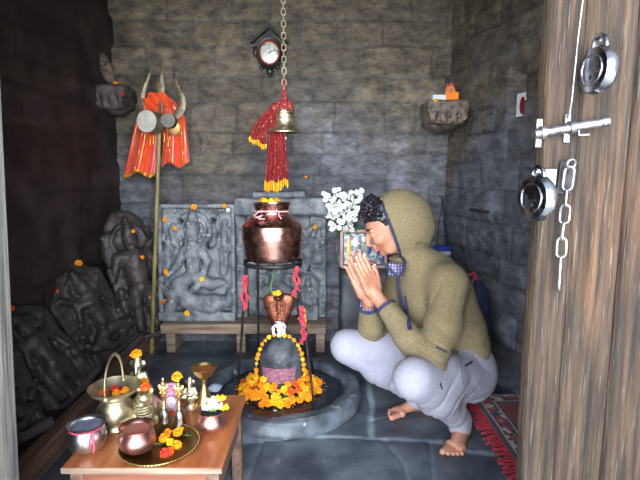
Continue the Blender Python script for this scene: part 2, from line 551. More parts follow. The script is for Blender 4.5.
def masonry(name, W, H, du, seed, org, udir, ndir, mat, rough_amp=.010, niche=None, gap=.011, stain=True):
    rs = random.Random(seed)
    nu, nv = int(W / du) + 1, int(H / du) + 1
    U, V = np.meshgrid(np.linspace(0, W, nu), np.linspace(0, H, nv), indexing='ij')
    wu = U + .012 * fbm(U, V, seed, 6, 3); wv = V + .012 * fbm(U, V, seed + 9.3, 5, 3)
    rows = [-.05]
    while rows[-1] < H + .1: rows.append(rows[-1] + rs.uniform(.11, .19))
    rows = np.array(rows)
    ri = np.clip(np.searchsorted(rows, wv) - 1, 0, len(rows) - 2)
    dv = np.minimum(wv - rows[ri], rows[ri + 1] - wv)
    du_ = np.full_like(dv, 9.0); rnd = np.zeros_like(dv); rnd2 = np.zeros_like(dv); tl = np.zeros_like(dv)
    for r in range(len(rows) - 1):
        e = [-.2 + rs.uniform(-.1, .1)]
        while e[-1] < W + .3: e.append(e[-1] + rs.uniform(.18, .5))
        e = np.array(e); m = ri == r
        if not m.any(): continue
        x = wu[m]; bi = np.clip(np.searchsorted(e, x) - 1, 0, len(e) - 2)
        du_[m] = np.minimum(x - e[bi], e[bi + 1] - x)
        q = np.array([rs.random() for _ in e]); q2 = np.array([rs.uniform(-1, 1) for _ in e])
        rnd[m] = q[bi]; rnd2[m] = q2[bi]; tl[m] = (x - (e[bi] + e[bi + 1]) / 2) * q2[bi]
    d = np.minimum(dv, du_)
    j = 1 - sstep(0, .012, d)
    h = (rnd - .5) * .012 + tl * .02 - j * gap + fbm(U, V, seed * 1.7, 9, 5) * rough_amp + np.clip(fbm(U, V, seed + 5, 40, 2), -1, 1) * .0016
    if niche:
        for (u0, u1, v0, v1, dep) in niche:
            ins = sstep(u0 - du, u0 + du, U) * (1 - sstep(u1 - du, u1 + du, U)) * sstep(v0 - du, v0 + du, V) * (1 - sstep(v1 - du, v1 + du, V))
            h = h * (1 - ins) - ins * dep
    org = np.array(org, float); udir = unit(udir); ndir = unit(ndir)
    P = org + U[..., None] * udir + V[..., None] * np.array((0, 0, 1.)) + h[..., None] * ndir
    idx = np.arange(nu * nv).reshape(nu, nv)
    Q = np.stack((idx[:-1, :-1], idx[1:, :-1], idx[1:, 1:], idx[:-1, 1:]), -1).reshape(-1, 4)
    nrm = np.cross(udir, (0, 0, 1.))
    if nrm @ ndir < 0: Q = Q[:, ::-1]
    o = make(name, (P.reshape(-1, 3), Q, None), mat, fixn=False, angle=0)
    bl = .78 + .42 * rnd
    big = fbm(U, V, seed + 3, 1.6, 4)
    st = sstep(-.35, .5, big + (V - 1.25) * .9) if stain else np.zeros_like(U)
    c = np.stack((bl * (1.0 + .06 * st), bl * (1.04 - .20 * st), bl * (1.16 - .60 * st)), -1)
    pale = np.clip(fbm(U, V, seed + 31, 7, 4) - .12, 0, 1)[..., None] * 1.5
    c = c * (1 + pale)
    jj = sstep(-.3, .35, fbm(U, V, seed + 77, 5, 3))[..., None] * j[..., None]
    c = c * (1 - .6 * j[..., None]) + jj * .55
    set_tint(o, c.reshape(-1, 3))
    return struct(o)


WB = 3.1
XL, XR0 = -1.26, .785
masonry('wall_back', 2.5, 2.5, .011, 3, (XL - .1, WB, -.02), (1, 0, 0), (0, -1, 0), STONE)
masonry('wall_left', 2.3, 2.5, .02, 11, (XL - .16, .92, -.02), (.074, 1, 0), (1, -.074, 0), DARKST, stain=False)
rdir = unit((.222, -1, 0)); rn = unit((-1, -.222, 0))
# niche position on the right wall: distance along it from the corner
nk = (WB - 2.41) / abs(rdir[1])
masonry('wall_right', 2.25, 2.5, .012, 21, (XR0, WB + .02, -.02), rdir, rn, STONE, rough_amp=.011, gap=.008,
        niche=[(nk - .055, nk + .06, 1.36, 1.60, .11)])
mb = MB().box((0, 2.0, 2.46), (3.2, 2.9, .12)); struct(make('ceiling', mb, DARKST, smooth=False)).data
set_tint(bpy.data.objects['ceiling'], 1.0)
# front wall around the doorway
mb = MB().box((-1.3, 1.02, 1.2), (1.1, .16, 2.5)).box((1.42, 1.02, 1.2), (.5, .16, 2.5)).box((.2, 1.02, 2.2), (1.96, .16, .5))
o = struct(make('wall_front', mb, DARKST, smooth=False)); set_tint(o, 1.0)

# ------------------------------------------------------------------ floor of flagstones


def seg_dist(X, Y, pts):
    d = np.full(X.shape, 9.0)
    for a, b in zip(pts[:-1], pts[1:]):
        bx_, by_ = b[0] - a[0], b[1] - a[1]; L = bx_ ** 2 + by_ ** 2
        t = np.clip(((X - a[0]) * bx_ + (Y - a[1]) * by_) / L, 0, 1)
        d = np.minimum(d, np.hypot(X - a[0] - t * bx_, Y - a[1] - t * by_))
    return d


def fl(*pp): return [PZ(x, y, 0)[:2] for x, y in pp]


def build_floor():
    x0, x1, y0, y1, du = -1.6, 1.45, .75, 3.2, .009
    nu, nv = int((x1 - x0) / du), int((y1 - y0) / du)
    X, Y = np.meshgrid(np.linspace(x0, x1, nu), np.linspace(y0, y1, nv), indexing='ij')
    wob = .012 * fbm(X, Y, 1.3, 7, 3); wob2 = .012 * fbm(X, Y, 8.3, 7, 3)
    Xw, Yw = X + wob, Y + wob2
    wide = [fl((180, 446), (300, 436), (380, 438), (440, 441), (470, 452), (560, 460)), fl((362, 350), (372, 400), (371, 437)),
            ]
    thin = [fl((384, 438), (402, 462), (412, 490)), fl((370, 384), (430, 388), (500, 402)), fl((372, 420), (400, 414)), fl((120, 352), (330, 352), (450, 356)),
            fl((240, 500), (262, 440)), fl((420, 388), (470, 436)), fl((430, 441), (436, 500)), fl((200, 356), (208, 330))]
    dw = np.min([seg_dist(Xw, Yw, p) for p in wide], 0); dt = np.min([seg_dist(Xw, Yw, p) for p in thin], 0)
    jw = 1 - sstep(.006, .020, dw + .01 * fbm(X, Y, 4.4, 20, 2)); jt = 1 - sstep(.0, .009, dt)
    h = fbm(X, Y, 2.2, 3, 6) * .006 - jt * .006 - jw * .002
    P = np.stack((X, Y, h - .003), -1).reshape(-1, 3)
    idx = np.arange(nu * nv).reshape(nu, nv)
    Q = np.stack((idx[:-1, :-1], idx[1:, :-1], idx[1:, 1:], idx[:-1, 1:]), -1).reshape(-1, 4)
    o = make('floor', (P, Q, None), SLATE, fixn=False, angle=0)
    b = 1 + .35 * fbm(X, Y, 6.1, 2.2, 4)
    dust = np.clip(fbm(X * .6, Y, 9.9, 5, 5) - .1, 0, 1) * 1.6
    c = np.stack((b, b, b), -1) * (1 + dust[..., None])
    c = c + jw[..., None] * np.array((1.1, 1.05, .92)) * 1.7 + jt[..., None] * .5
    set_tint(o, c.reshape(-1, 3)); return struct(o)


build_floor()
# doorstep and ground outside, where the light bounces
mb = MB().box((0, .45, -.09), (6, .75, .16)).box((0, -5.0, -.12), (12, 10.2, .2))
o = struct(make('floor', mb, pm('pale_paving', srgb(176, 176, 172), srgb(204, 202, 196), sc=3, rough=.8), smooth=False))

# left door post of weathered grey wood
mb = MB().box((-.64, .90, .9), (.075, .07, 1.9), M=roty(R(2.4)))
o = struct(make('trim_1', mb, GREYWOOD, bevel=.004))

# ------------------------------------------------------------------ the closed door leaf on the right
DX0, DY = .419, .95


def plank(u0, u1, z0, z1, y, seed, thick=.03):
    nu, nv = max(6, int((u1 - u0) / .0035)), int((z1 - z0) / .01)
    U, V = np.meshgrid(np.linspace(u0, u1, nu), np.linspace(z0, z1, nv), indexing='ij')
    e = np.minimum(U - u0, u1 - U)
    wv = .012 * fbm(U, V * .4, seed, 3, 3)
    g = fbm((U + wv) * 7, V * .35, seed, 9, 5)
    h = -(1 - sstep(0, .006, e)) * .010 + g * .006 - .012 * np.clip(fbm(U * 9, V * .5, seed + 40, 6, 3) - .42, 0, 1)
    kx, kz = u0 + (u1 - u0) * .62, (.72, .95, 1.21)[seed % 3]
    P = np.stack((U, y - h, V), -1)
    return P, g, nu, nv


def door_plank(u0, u1, y, seed, parent, ragged=0):
    P, g, nu, nv = plank(u0, u1, -.0, 1.9, y, seed)
    if ragged:
        P[..., 0] += ((u1 - P[..., 0]) / (u1 - u0)) * .006 * fbm(0, 0, P[..., 2], 5, 4, s=3)
    V = P.reshape(-1, 3)
    idx = np.arange(nu * nv).reshape(nu, nv)
    Q = np.stack((idx[:-1, :-1], idx[1:, :-1], idx[1:, 1:], idx[:-1, 1:]), -1).reshape(-1, 4).tolist()
    B = V + np.array((0, .035, 0)); n = len(V)
    # closed plank: back face and edge walls
    Q2 = [[q[3] + n, q[2] + n, q[1] + n, q[0] + n] for q in Q]
    rim = list(idx[:, 0]) + list(idx[-1, 1:]) + list(idx[::-1, -1][1:]) + list(idx[0, ::-1][1:-1])
    W = [[rim[i], rim[i] + n, rim[(i + 1) % len(rim)] + n, rim[(i + 1) % len(rim)]] for i in range(len(rim))]
    W = [[int(a) for a in w] for w in W]
    Bf = B.copy(); Bf[:, 1] = y + .035
    o = make('plank', (np.concatenate((V, Bf)), Q + Q2 + W, None), OLDWOOD, parent, fixn=False, angle=50)
    gg = g.reshape(-1, 1); z = V[:, 2:3]; x = V[:, 0:1]
    patch = sstep(.05, .5, fbm(x * 2.0, 0, z * .8, 2.6, 4, s=5)).reshape(-1, 1)
    c = (1 + .9 * gg) * (1 - patch * .15) * np.array((1, 1, 1)) + patch * np.array((.55, .30, .08)) * .8
    worn = sstep(.0, .5, fbm(x * 3, 0, z * .6, 3.1, 4, s=8)).reshape(-1, 1)
    c = c * (1 + .30 * worn * np.array((.7, .95, 1.3)))
    set_tint(o, np.concatenate((c, c)).astype(np.float32))
    return o


door = thing('door_1', None, None, (DX0, DY, 0)); struct(door)
door_plank(DX0, .487, DY - .012, 1, door, ragged=1)
door_plank(.489, .592, DY, 2, door)
door_plank(.594, .72, DY + .001, 3, door)
door_plank(.722, .86, DY, 4, door)
door_plank(.862, 1.2, DY, 5, door)


def arc(c, r, a0, a1, n, ax1, ax2, r2=None):
    c = np.array(c, float); r2 = r2 or r
    return [c + r * math.cos(a0 + (a1 - a0) * i / n) * np.array(ax1) + r2 * math.sin(a0 + (a1 - a0) * i / n) * np.array(ax2) for i in range(n + 1)]


EX, EY, EZ = np.eye(3)


def padlock(label, c, yaw, body_r, key, sh_r, sh_c, group=None, halfspan=(.0, PI)):
    t = thing('padlock', label, 'padlock', c)
    M = rotz(yaw) @ rotx(R(90))
    w = body_r * .62
    prof = [(0, -w / 2), (body_r * .55, -w / 2), (body_r * .9, -w / 2 + .0015), (body_r, -w / 2 + .008), (body_r * 1.02, 0), (body_r, w / 2 - .008), (body_r * .9, w / 2 - .0015), (body_r * .55, w / 2), (0, w / 2)]
    make('body', MB().lathe(prof, 48, c, M), CHROME, t)
    f = rotz(yaw) @ np.array((0, -1., 0))
    make('face_ring', MB().tube(arc(np.array(c) + f * (w / 2), body_r * .62, 0, 2 * PI, 28, rotz(yaw) @ EX, EZ)[:-1], .0014, 6, True), CHROME, t)
    kp = np.array(c) + f * (w / 2 + .0004) - EZ * body_r * .3
    make('keyhole', MB().lathe([(0, 0), (.0042, 0), (.0042, .001), (0, .001)], 16, kp, M).box(kp, (.0016, .002, .007), M=rotz(yaw)), BLACKPL, t)
    s = arc(sh_c, sh_r, 0, PI, 14, rotz(yaw) @ EX, EZ, sh_r * 1.1)
    a = rotz(yaw) @ EX
    pts = [s[0] - EZ * .028] + s + [s[-1] - EZ * .028]
    make('shackle', MB().tube(pts, .0042, 12), CHROME, t)
    return t


c1 = PY(598, 70, .90)
padlock('open round steel padlock hooked high on the wooden door', c1, R(-82), .042, 0, .017, c1 + EZ * .040)
c2 = PY(537, 198, .885)
padlock('round steel padlock hanging at the left edge of the wooden door', c2, R(-74), .042, 0, .014, c2 + EZ * .040)
# staple nailed in the door for the upper padlock
t = thing('door_staple', 'small iron staple holding the upper padlock', 'staple', PY(604, 40, .945))
make('wire', MB().tube(arc(PY(603, 40, .942), .009, 0, PI, 8, -EY, EZ), .003, 8), GALV, t)
# hasp plate over the lower padlock
t = thing('hasp', 'flat metal hasp plate above the lower padlock', 'hasp', PY(546, 172, .93))
make('plate', MB().box(PY(545, 177, .925), (.042, .003, .030)), GALV, t, bevel=.001)
make('eye', MB().tube(arc(PY(539, 178, .915), .008, 0, 2 * PI, 14, EY, EZ)[:-1], .0025, 8, True), GALV, t)
# sliding bolt
t = thing('sliding_bolt', 'long galvanised sliding bolt across the door planks', 'bolt', PY(570, 128, .93))
pa, pb = PY(534, 134, .918), PY(606, 121.5, .918)
make('rod', MB().tube([pa, pa + .02 * (pb - pa), pb], [.0088, .0088, .0088], 14), GALV, t)
ax = unit(pb - pa)
for q in (.12, .52):
    p = pa + (pb - pa) * q
    k = make('bracket', MB().tube([p - ax * .005, p + ax * .005], .0125, 14).box(p + EY * .016 + EZ * .0, (.011, .004, .052)), GALV, t, bevel=.0008)
    for s_ in (-.021, .021): make('screw', MB().ball(p + EY * .0135 + EZ * s_, (.0035, .002, .0035), 8), GALV, k)
p = pa + (pb - pa) * .93
make('rod_end', MB().tube([p, p + ax * .012], .0105, 14), GALV, t)
p = pa + (pb - pa) * .62
make('bolt_handle', MB().tube([p, p - EZ * .016 - EY * .004, p - EZ * .018 + ax * .018 - EY * .004], .003, 8), GALV, t)
# back plate and chain
t = thing('chain_plate', 'dark iron plate that the door chain hangs from', 'plate', PY(567, 178, .935))
make('plate', MB().box(PY(566, 178, .932), (.030, .004, .062), M=roty(R(4))), IRON, t, bevel=.001)
make('eye', MB().tube(arc(PY(571, 164, .918), .009, 0, 2 * PI, 14, unit((1, .3, 0)), unit((0, -.3, 1)))[:-1], .0026, 8, True), GALV, t)


def chain(name, label, pts_c, lens, width, wire, mat, parent_cat, hangdir=None, turn=0, lastlong=False):
    t = thing(name, label, parent_cat, pts_c[0])
    for i in range(len(pts_c) - 1):
        a, b = np.array(pts_c[i], float), np.array(pts_c[i + 1], float)
        d = unit(b - a); L = np.linalg.norm(b - a)
        ang = turn + (PI / 2 if i % 2 else 0)
        M = frame_z(d, (0, 1, 0)); sx = M[:, 0] * math.cos(ang) + M[:, 1] * math.sin(ang)
        mid = (a + b) / 2; hl = L / 2 + wire * .9 - width / 2
        P = [mid + d * (hl + width / 2 * math.sin(q)) + sx * width / 2 * math.cos(q) for q in np.linspace(0, PI, 8)]
        P += [mid - d * (hl - width / 2 * math.sin(q)) + sx * width / 2 * math.cos(q) for q in np.linspace(PI, 2 * PI, 8)]
        make('link', MB().tube(P, wire, 8, True), mat, t)
    return t


t = thing('gap_glint', 'thin pale strip added for the light caught between the door planks', 'wire', PY(576, 60, .93))  # strip added in place of light caught in the plank gap
make('glint_strip', MB().tube([PY(584, -20, .925), PY(583, 0, .925), PY(578, 40, .924), PY(575, 70, .925), PY(572, 100, .924), PY(569, 118, .926)], .0016, 6), GALV, t)
cc = [(570, 168), (567, 189), (565.5, 206), (564, 222), (562, 239), (561, 256), (559, 290)]
chain('door_chain', 'steel link chain dangling down the wooden door', [PY(x, y, .918) for x, y in cc], None, .016, .0026, GALV, 'chain', turn=.5)
# ------------------------------------------------------------------ marigolds
def marigold_mb(seed, r=.018, m=0):
    rs = random.Random(seed); mb = MB()
    mb.ball((0, 0, .28 * r), (.72 * r, .72 * r, .42 * r), 10, m=m)
    for (ring, n, tilt, L) in ((0, 11, .05, 1.0), (1, 10, .45, .9), (2, 8, .85, .72), (3, 5, 1.2, .5)):
        for i in range(n):
            a = 2 * PI * (i + .5 * (ring % 2) + rs.uniform(-.2, .2)) / n
            t = tilt + rs.uniform(-.15, .15); L2 = L * r * rs.uniform(.88, 1.1)
            d = np.array((math.cos(a) * math.cos(t), math.sin(a) * math.cos(t), math.sin(t)))
            s = np.array((-math.sin(a), math.cos(a), 0)); u = np.cross(d, s) * -1
            b0 = np.array((0, 0, (.15 + .12 * ring) * r))
            w = .26 * r
            P = [b0 + d * L2 * .3 - s * w * .5, b0 + d * L2 * .3 + s * w * .5, b0 + d * L2 * .85 + s * w - u * .06 * r, b0 + d * L2 * 1.0 + u * .08 * r, b0 + d * L2 * .85 - s * w - u * .06 * r]
            mb.add(P, [(0, 1, 2, 3, 4)], m)
    return mb


FLPROTO = {}


def flower_data(kind, seed):
    k = (kind, seed)
    if k not in FLPROTO:
        mt = {'o': MARI, 'y': MARIY, 'd': MARID, 'r': MARIR}[kind]
        o = make('marigold', marigold_mb(seed), mt, fixn=False, angle=0, smooth=False, local=True)
        FLPROTO[k] = o.data; bpy.data.objects.remove(o)
    return FLPROTO[k]


def flower(loc, kind='o', size=1.0, nrm=(0, 0, 1), label=None, group=None, parent=None, name='marigold', seed=None):
    seed = random.randrange(3) if seed is None else seed
    o = bpy.data.objects.new(name, flower_data(kind, seed))
    link(o, parent)
    l = np.array(loc, float)
    if parent is not None: l = l - rootloc(parent)
    o.location = l
    M = Matrix(frame_z(nrm, (.1, .3, 1)).tolist()) @ Matrix.Rotation(random.uniform(0, 6), 3, 'Z')
    o.rotation_euler = M.to_euler(); o.scale = (size,) * 3
    if parent is None: tag(o, label, 'flower', group)
    return o


# ------------------------------------------------------------------ basin
BC = np.array((-.185, 2.26, 0)); BR = .38
t = thing('stone_basin', 'round worn stone basin ring set on the floor around the black stone', 'basin', BC)
wb = lambda a, i: 1 + .012 * math.sin(a * 3 + 1) + .008 * math.sin(a * 7 + i)
prof = [(0, .0), (BR * 1.0, 0), (BR * 1.015, .02), (BR * 1.0, .055), (BR * .985, .075), (BR * .96, .082), (BR * .84, .080), (BR * .80, .072), (BR * .785, .045), (BR * .77, .03), (0, .03)]
pp = []
for a, b in zip(prof[:-1], prof[1:]):
    for q in range(3): pp.append((a[0] + (b[0] - a[0]) * q / 3, a[1] + (b[1] - a[1]) * q / 3))
pp.append(prof[-1]); pp[0] = (0, 0)
rim = MB().lathe(pp, 140, BC, wob=wb)
V = np.array(rim.v); n = fbm(V[:, 0], V[:, 1], V[:, 2], 9, 5) * .016; rr = np.hypot(V[:, 0] - BC[0], V[:, 1] - BC[1])
V[:, 2] += np.where((rr > .25) & (V[:, 2] > .005), n, 0); rim.v = [tuple(p) for p in V]
make('ring', rim, BASINM, t, angle=60)
make('water', MB().lathe([(0, .046), (.300, .046)], 64, BC), WATER, t)
mb = MB().box((BC[0] - .40, BC[1] + .02, .035), (.20, .16, .066))
make('spout', mb, BASINM, t, bevel=.012)
# pedestal disc inside the basin
LC = np.array((-.19, 2.29, 0))
# lingam
s = SDF(LC + (-.13, -.13, .03), LC + (.13, .13, .36), .0035)
s.put(el(LC + (0, 0, .19), (.100, .096, .146)), .01).put(rc(LC + (0, 0, .06), LC + (0, 0, .20), .102, .100), .05)
s.disp(lambda x, y, z: .007 * fbm(x, y, z, 16, 4))
ling = s.build('lingam', [LINGAM])
tag(ling, 'black domed stone standing in the middle of the round basin', 'sacred stone')
# sandal paste patch, a thin worn layer on the front of the stone
s = SDF(LC + (-.115, -.13, .09), LC + (.115, .02, .22), .002)
s.put(el(LC + (0, 0, .19), (.1025, .0985, .148)), .01).put(rc(LC + (0, 0, .06), LC + (0, 0, .20), .1035, .1015), .05)
s.disp(lambda x, y, z: .007 * fbm(x, y, z, 16, 4) - .0015)
s.put(bx(LC + (-.005, -.09, .148), (.080, .06, .037), None, .006), .002, 'i')
s.build('sandal_paste', [PASTE], ling)
ling_in = LC

# flower heap around the stone
rs = random.Random(5)
pts = []
for k in range(1500):
    a = rs.uniform(-PI, PI); r = rs.uniform(.105, .200)
    x, y = LC[0] + r * math.cos(a) * .97 - .004, LC[1] - .02 + r * math.sin(a) * .95
    if math.sin(a) > .35: continue
    if math.hypot(x - LC[0], y - LC[1]) < .108: continue
    hgt = .052 + max(0, (.205 - r)) * .62 * (1 + .2 * math.sin(a * 5))
    z = hgt + rs.uniform(-.006, .006)
    if all((x - p[0]) ** 2 + (y - p[1]) ** 2 + (z - p[2]) ** 2 > .0255 ** 2 for p in pts): pts.append((x, y, z, a, r))
    if len(pts) >= 84: break
for i, (x, y, z, a, r) in enumerate(pts):
    kind = rs.choice('oooooooyyyyyd')
    nr = unit((math.cos(a) * .5 + rs.uniform(-.3, .3), math.sin(a) * .5 + rs.uniform(-.3, .3) - .25, .9))
    nmz = {'o': 'orange', 'y': 'yellow', 'd': 'deep orange'}[kind]
    flower((x, y, z), kind, rs.uniform(.95, 1.2), nr, nmz + ' marigold heaped around the foot of the black stone', nmz + ' marigolds heaped around the black stone')
# under-layer of loose petals on the water
mb = MB()
for k in range(260):
    a = rs.uniform(-PI, PI); r = rs.uniform(.11, .235)
    if math.sin(a) > .5: continue
    c = np.array((LC[0] + r * math.cos(a), LC[1] - .02 + r * math.sin(a) * .95, .050 + rs.uniform(0, .012) + max(0, .2 - r) * .25))
    M = rotz(rs.uniform(0, 6)) @ rotx(rs.uniform(-.6, .6)); w = .006
    mb.add([c + M @ np.array(q) for q in ((-w, 0, 0), (0, -w * .6, .001), (w, 0, 0), (0, w * .6, .001))], [(0, 1, 2, 3)])
tag(make('loose_petals', mb, MARI, fixn=False, smooth=False), 'scatter of loose orange petals on the dark water of the basin', 'petals', kind='stuff')


def leaf_mb(c, d, L, w, nrm=(0, 0, 1), mb=None, curl=.15):
    mb = mb or MB(); d = unit(d); s = unit(np.cross(nrm, d)); u = np.cross(d, s)
    P = []; n = 7
    for i in range(n + 1):
        t = i / n; ww = w * math.sin(PI * min(1, t * .92 + .08)) ** .8
        mid = np.array(c) + d * L * t + u * curl * L * math.sin(PI * t)
        P += [mid - s * ww + u * ww * .25, mid, mid + s * ww + u * ww * .25]
    f = []
    for i in range(n):
        for k in (0, 1): f.append((i * 3 + k, i * 3 + k + 1, i * 3 + 4 + k, i * 3 + 3 + k))
    return mb.add(P, f)


for (px, py, d, L, lb) in ((268, 392, (1, -.5, .1), .05, 'green leaf lying in front among the heaped marigolds'), (281, 399, (1, .3, 0), .045, 'green leaf at the front edge of the marigold heap'),
                       (262, 389, (-.6, -1, .1), .035, 'small green leaf on the left of the marigold heap')):
    p = PZ(px, py, .088)
    tag(make('leaf', leaf_mb(p, d, L, .013), LEAF, solid=.0008, fixn=False), lb, 'leaf')
p = PZ(275, 411, .050)
tag(make('petal', MB().ball(p + (0, 0, .003), (.010, .007, .003), 8), WHITEF), 'single white petal floating at the front of the basin', 'petal')

# garland over the stone
t = thing('flower_garland', 'thin garland of small yellow marigolds hung over the black domed stone', 'garland', LC + (0, 0, .33))
G = []
for i in range(41):
    a = PI * (i / 40) * 1.0
    x = .116 * math.copysign(abs(math.cos(a)) ** .75, math.cos(a)); z = .10 + .235 * math.sin(a) ** .8 if math.sin(a) > 0 else .1
    G.append(LC + np.array((-x, -.055 - .01 * math.sin(a), z)))
G = np.array(G)
make('thread', MB().tube(G, .0015, 6), GOLDTR, t)
L = np.concatenate(([0], np.cumsum(np.linalg.norm(np.diff(G, axis=0), axis=1))))
for k in range(23):
    q = L[-1] * (k + .5 + rs.uniform(-.2, .2)) / 23
    p = np.array([np.interp(q, L, G[:, c]) for c in range(3)])
    flower(p, 'o' if k % 3 else 'y', rs.uniform(.42, .66), unit((rs.uniform(-.4, .4), -1, rs.uniform(-.2, .6))), parent=t, name='garland_flower')

# white blossom on top of the stone
t = thing('white_flower', 'ruffled white flower on the crown of the black stone', 'flower', LC + (-.005, -.03, .325))
c0 = LC + np.array((-.008, -.045, .352))
mb = MB()
for k in range(22):
    a = rs.uniform(0, 2 * PI); e = rs.uniform(-.4, 1.4); r = .046 * rs.uniform(.7, 1.2)
    d = np.array((math.cos(a) * math.cos(e), math.sin(a) * math.cos(e), math.sin(e)))
    M = frame_z(d, (rs.random(), rs.random(), .3))
    mb.ball(c0 + d * r * .75, (.017, .012, .004), 8, M=M)
make('petals', mb, WHITEF, t)
make('centre', MB().ball(c0 + (.004, -.028, -.016), .008, 8), MARIY, t)
make('stem', MB().tube([c0 + (.01, -.01, -.02), c0 + (.014, -.045, -.03), c0 + (.014, -.055, -.04)], .003, 6), LEAF, t)

# ------------------------------------------------------------------ copper cobra hood
NC = PY(279, 312, 2.44)
s = SDF(NC + (-.13, -.07, -.22), NC + (.13, .14, .12), .0028)
nc = NC
pt = [(0, .0, .075, .078), (0, 0, .03, .074), (0, 0, -.02, .055), (0, .0, -.07, .034), (0, .01, -.14, .022), (0, .03, -.21, .018)]
for i in range(len(pt) - 1):
    a, b = pt[i], pt[i + 1]
    for q in np.linspace(0, 1, 5)[:-1]:
        x, y, z, w = [a[j] + (b[j] - a[j]) * q for j in range(4)]
        s.put(el(nc + (x, y + .01, z), (w, .016 if w > .03 else w * .8, .026)), .015)
s.put(el(nc + (0, -.055, .02), (.052, .052, .11)), .012, 'd')
s.put(rc(nc + (0, -.002, -.12), nc + (0, .002, .07), .009, .009), .012)
s.put(el(nc + (0, -.022, .082), (.018, .034, .014)), .012)
for k in range(15):
    z = -.09 + k * .012
    s.put(tor(nc + (0, .0, z), .012 + .001 * k, .0020), .002)
s.put(bx(nc + (0, 0, .16), (.2, .2, .062)), .008, 'd')
s.build('cobra_hood', [NAGAM])
ob = bpy.data.objects['cobra_hood']; tag(ob, 'copper cobra hood figure rising behind the black stone, a flower on its head', 'figure')
flower(NC + (-.002, -.018, .100), 'y', 1.0, (0, -.5, 1), 'yellow marigold resting on top of the copper cobra hood')
flower(NC + (-.022, -.006, .096), 'y', .8, (0, -.5, 1), 'smaller yellow marigold behind the one on the copper cobra hood')

# ------------------------------------------------------------------ iron stand and copper pot
ZR = .684; PC = np.array((PY(273, 262, 2.27)[0], 2.27, 0))
t = thing('iron_stand', 'tall four-legged black iron stand straddling the stone basin', 'stand', PC)
rp = [PC + np.array((.135 * math.cos(a), .135 * math.sin(a), ZR)) for a in np.linspace(0, 2 * PI, 49)[:-1]]
mb = MB()
mb.grid(lambda u, v: PC + np.array((.136 * math.cos(2 * PI * u), .136 * math.sin(2 * PI * u), ZR - .018 + .020 * v)), 56, 2, closeu=True)
make('ring', mb, IRON, t, solid=.006)
legs = [((-.118, -.065), PZ(238, 386, .048)), ((.112, -.075), PZ(314, 403, .046)), ((-.085, .10), np.array((-.33, 2.50, .046))), ((.085, .10), np.array((-.035, 2.49, .046)))]
LEGS = []
for (dx, dy), b in legs:
    a = PC + np.array((dx, dy, ZR - .01)); LEGS.append((a, b))
    make('leg', MB().tube([a, a * .5 + b * .5 + (0.002, 0, 0), b], [.0062, .0062, .0055], 8), IRON, t)
mb = MB().tube([PC + (-.135, 0, ZR - .03), PC + (.135, 0, ZR - .03)], .005, 6).tube([PC + (0, -.135, ZR - .03), PC + (0, .135, ZR - .03)], .005, 6)
make('cross_bar', mb, IRON, t)

z0 = ZR + .006
pr = [(0, 0), (.118, 0), (.128, .004), (.1335, .014), (.134, .016), (.1315, .02), (.134, .03), (.1405, .10), (.1415, .105), (.1425, .165), (.1405, .171), (.134, .177), (.105, .204), (.082, .222), (.0765, .228), (.0755, .234), (.080, .243), (.087, .268), (.090, .276), (.088, .279), (.083, .277), (.074, .243), (.068, .23), (0, .215)]
po = thing('copper_pot', 'shiny shouldered copper water pot on top of the iron stand', 'pot', PC + (0, 0, z0))
pr = [(r, z * .95) for r, z in pr]
make('body', MB().lathe(pr, 72, PC + (0, 0, z0)), COPPER, po, angle=28)
make('seam', MB().tube([PC + np.array((.1418 * math.cos(a), .1418 * math.sin(a), z0 + .10)) for a in np.linspace(0, 2 * PI, 60)[:-1]], .0012, 6, True), COPPER, po)
mb = MB().tube([PC + np.array((.079 * math.cos(a), .079 * math.sin(a), z0 + .230 + .002 * math.sin(3 * a))) for a in np.linspace(0, 2 * PI, 40)[:-1]], .0035, 6, True)
mb.tube([PC + np.array(q) for q in ((-.055, -.06, z0 + .228), (-.075, -.088, z0 + .212), (-.064, -.099, z0 + .205), (-.035, -.100, z0 + .215), (-.052, -.108, z0 + .200), (-.022, -.113, z0 + .201))], .0026, 6)
mb.tube([PC + np.array(q) for q in ((.035, -.075, z0 + .225), (.040, -.098, z0 + .212), (.050, -.105, z0 + .200))], .0028, 6)
tag(make('sacred_thread', mb, THREADW), 'pink and white thread tied around the neck of the copper pot', 'thread')
for k, (dx, dy, kd, lb) in enumerate(((-.03, -.03, 'y', 'yellow flower at the left in the mouth of the copper pot'), (.0, -.045, 'y', 'yellow flower in the middle of the copper pot mouth'), (-.045, .02, 'o', 'orange flower behind in the mouth of the copper pot'), (.02, .0, 'o', 'orange flower inside the mouth of the copper pot towards the right'))):
    flower(PC + (dx, dy, z0 + .272), kd, .9, (0, -.3, 1), lb)


def rag(name, top, L, wid, label, seed, mat=REDCL, curl=.012, name2=None):
    rs_ = random.Random(seed); tw = rs_.uniform(0, 6)

    def fn(u, v):
        a = tw + v * 4 + u * PI * 1.3
        w = wid * (.55 + .6 * v) * (1 + .2 * math.sin(v * 17 + seed))
        return np.array(top) + np.array((w * math.cos(a) * (.6 + .4 * u) + .006 * math.sin(9 * v + seed), w * .7 * math.sin(a) - .004, -L * v - .01 * u * math.sin(5 * v)))
    return fn


